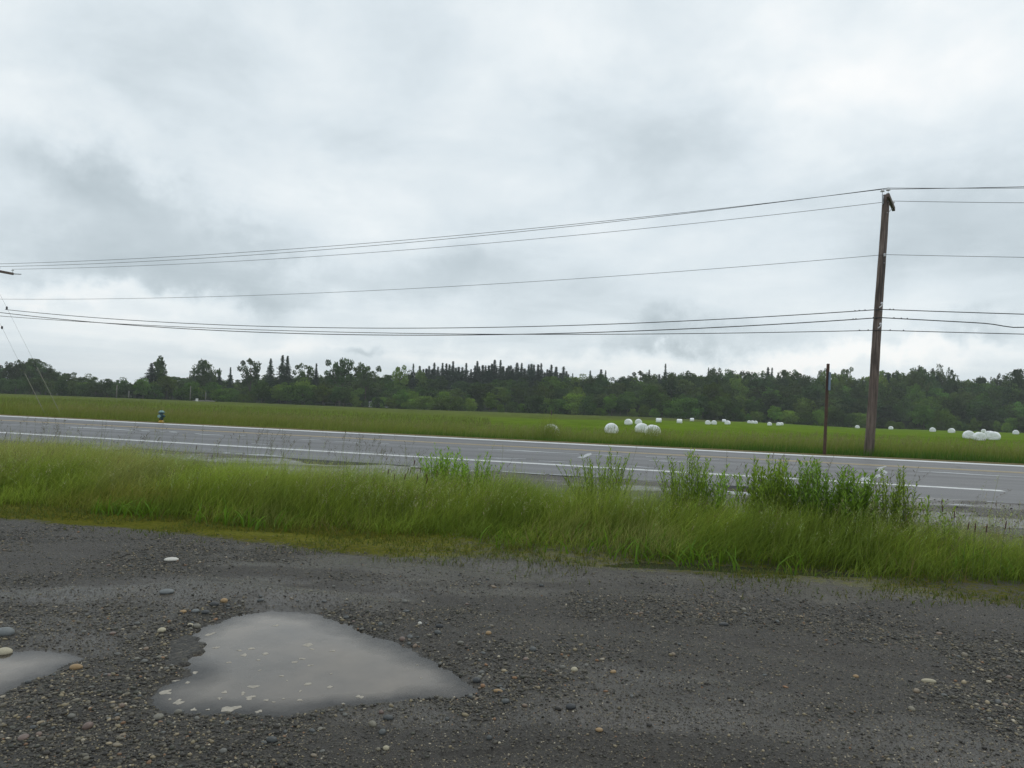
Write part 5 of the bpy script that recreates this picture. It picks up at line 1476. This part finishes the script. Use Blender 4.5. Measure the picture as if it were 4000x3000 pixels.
# --- middle rows on the slope
for frac, d0, d1, st_x, lab in ((0.90, 304, 314, 52, 'broadleaf crown just under the skyline'), (0.74, 288, 304, 46, 'broadleaf crown on the upper slope'), (0.50, 272, 286, 48, 'broadleaf crown halfway up the slope')):
    px = -60 + 20 * frac
    while px < 4080:
        b = baseline(px); t_ = skyline(px)
        left = px < 640
        if (left and frac > 0.7) or (frac > 0.85 and 1620 < px < 2240): px += 40; continue
        tp = b + (max(t_, 1430) - b) * frac + random.uniform(-16, 14)
        kd = 'conifer' if random.random() < 0.05 else 'round'
        if 1640 < px < 2240 and frac > 0.7: tp += 14
        tree(kd, px, tp, random.uniform(d0, d1) - (14 if left else 0), random.uniform(70, 112) * (0.5 if kd == 'conifer' else 1), ('leaf_conifer' if kd == 'conifer' else random.choice(['leaf_dark', 'leaf_dark', 'leaf_mid'])),
             '*dark crown halfway up the left wood' if left else '*' + (lab.replace('broadleaf crown', 'dark conifer') if kd == 'conifer' else lab), 'trees on the wooded slope')
        px += random.uniform(st_x * 0.75, st_x * 1.2)
# --- front row at the field edge
px = -70
while px < 4090:
    b = baseline(px); left = px < 560
    hpx = random.uniform(52, 72) if left else random.uniform(30, 92)
    if 1380 < px < 1540: hpx = random.uniform(34, 52)
    kd = 'bush' if hpx < 62 or random.random() < 0.4 else 'round'
    tree(kd, px, b - hpx, random.uniform(247, 255), hpx * random.uniform(0.95, 1.5) if kd == 'bush' else hpx * 0.95, 'leaf_dark' if left else random.choice(['leaf_mid', 'leaf_mid', 'leaf_bright', 'leaf_dark']),
         '*dark tree in the front row of the left wood' if left else ('*leafy bush along the field edge' if kd == 'bush' else '*small broadleaf tree along the field edge'), 'front row at the field edge')
    px += random.uniform(30, 52)
LM = [(-400, 'left picture edge'), (622, 'tall poplar'), (901, 'lone slim conifer'), (1104, 'tallest conifer'), (1333, 'tall cottonwood'), (1640, 'first hilltop conifer'), (1940, 'middle hilltop conifer'), (2348, 'broad ragged conifer'),
      (2600, 'sharp conifer tip'), (2912, 'umbrella-shaped tree'), (3230, 'signpost'), (3430, 'utility pole'), (3608, 'highest flat-headed tree'), (3840, 'lone hilltop crown')]
ORD = ['first', 'second', 'third', 'fourth', 'fifth', 'sixth', 'seventh', 'eighth', 'ninth', 'tenth', 'eleventh', 'twelfth', 'thirteenth', 'fourteenth', 'fifteenth', 'sixteenth', 'seventeenth', 'eighteenth', 'nineteenth', 'twentieth', 'twenty-first', 'twenty-second', 'twenty-third', 'twenty-fourth', 'twenty-fifth', 'twenty-sixth', 'twenty-seventh', 'twenty-eighth', 'twenty-ninth', 'thirtieth', 'thirty-first', 'thirty-second', 'thirty-third', 'thirty-fourth', 'thirty-fifth', 'thirty-sixth', 'thirty-seventh', 'thirty-eighth']
for lab, L in ROWS.items():
    cnt_ = {}
    for px, o in sorted(L, key=lambda q: q[0]):
        lm = [n for p_, n in LM if p_ <= px][-1]
        i_ = cnt_.get(lm, 0); cnt_[lm] = i_ + 1
        o['label'] = ('%s %s right of the %s' % (ORD[i_], lab, lm)).replace('right of the left picture edge', 'from the left edge')
print('trees', TREES)

# ------------------------------------------------------------------ small far things
def far_post(px, top, bot, d, rad, lab, m_=None, name='field_post'):
    b = at_depth(px, bot, d); b.z = float(field_z(b.x, d)) - 0.1
    t = at_depth(px + 1, top, d)
    g = MB(); g.tube([(0, 0, 0), (0, 0, (t.z - b.z) * 0.6), (0.02, 0, t.z - b.z)], [rad, rad * 0.95, rad * 0.85], 8)
    o = g.build(name, m_ or M['grey_post'], None, True); o.location = (t.x, d, b.z)
    tag(o, lab, 'post', 'thin poles by the left tree line')
far_post(456, 1505, 1552, 235, 0.16, 'thin grey pole, leftmost before the left wood')
far_post(503, 1526, 1554, 235, 0.15, 'shorter grey pole, second before the left wood')
far_post(744, 1508, 1564, 232, 0.15, 'grey pole beside the pale track, left one')
far_post(803, 1533, 1569, 230, 0.15, 'grey pole beside the pale track, right one')
far_post(2153, 1603, 1620, 215, 0.16, 'short brown stump post at the far field edge', M['post_wood'])
# pale track and white box
a = on_field(772, 1569); 
track = MB(); 
tp = [(772, 1569.5), (800, 1569.5), (832, 1568), (800, 1565.5)]
tv = [at_depth(px_, py_, 233 + 3 * i_) for i_, (px_, py_) in enumerate(tp)]
xa, xb = ray(760, 1568).x * 236, ray(835, 1568).x * 242
track.box(((xa + xb) / 2, 239, float(field_z((xa + xb) / 2, 239)) + 0.12), ((xb - xa), 9.0, 0.3), None, 0.05)
tag(track.build('track', M['grey_post']), 'short pale track leaving the field at left', 'track', kind='structure')
p = at_depth(769, 1566, 232); p.z = float(field_z(p.x, 232))
bx = empty('utility_box', p); tag(bx, 'small white utility box at the far field edge by the track', 'box')
g = MB(); g.box((0, 0, 0.42), (0.62, 0.5, 0.84), None, 0.03); g.build('cabinet', M['white_wall'], bx)
g = MB(); g.box((0, 0, 0.88), (0.70, 0.58, 0.07), None, 0.02); g.build('lid', M['roof_grey'], bx)
# white house glimpsed between the trees
hb = at_depth(1484, 1560, 272); hb.z = float(field_z(hb.x, 272)) - 3.1
hs_ = empty('house', hb); tag(hs_, 'white house glimpsed between trees below the second cottonwood', 'house')
g = MB(); g.box((0, 0, 1.9), (7.0, 6.0, 3.8)); g.build('wall', M['white_wall'], hs_)
g = MB(); V = [(-3.8, -3.3, 3.8), (3.8, -3.3, 3.8), (3.8, 3.3, 3.8), (-3.8, 3.3, 3.8), (-3.8, 0, 5.6), (3.8, 0, 5.6)]
g.add(V, [(0, 1, 5, 4), (2, 3, 4, 5), (1, 2, 5), (3, 0, 4), (3, 2, 1, 0)]); g.build('roof', M['roof_grey'], hs_)
for wx in (-2.2, 0.0, 2.2):
    g = MB(); g.box((wx, -3.03, 2.1), (0.9, 0.06, 1.2)); g.build('window', M['cable'], hs_)

# ------------------------------------------------------------------ thin damp air
hm = bpy.data.materials.new('damp_air'); hm.use_nodes = True; kk = NT(hm.node_tree)
pv = kk.node('ShaderNodeVolumePrincipled'); pv.inputs['Color'].default_value = (0.88, 0.93, 0.96, 1); pv.inputs['Density'].default_value = HAZE
oo = kk.node('ShaderNodeOutputMaterial'); kk.l.new(pv.outputs[0], oo.inputs['Volume'])
g = MB(); g.box((0, 460, 12), (1700, 1120, 44)); hz_o = g.build('haze', hm); tag(hz_o, 'thin damp haze over road, field and wood', 'haze', kind='stuff')
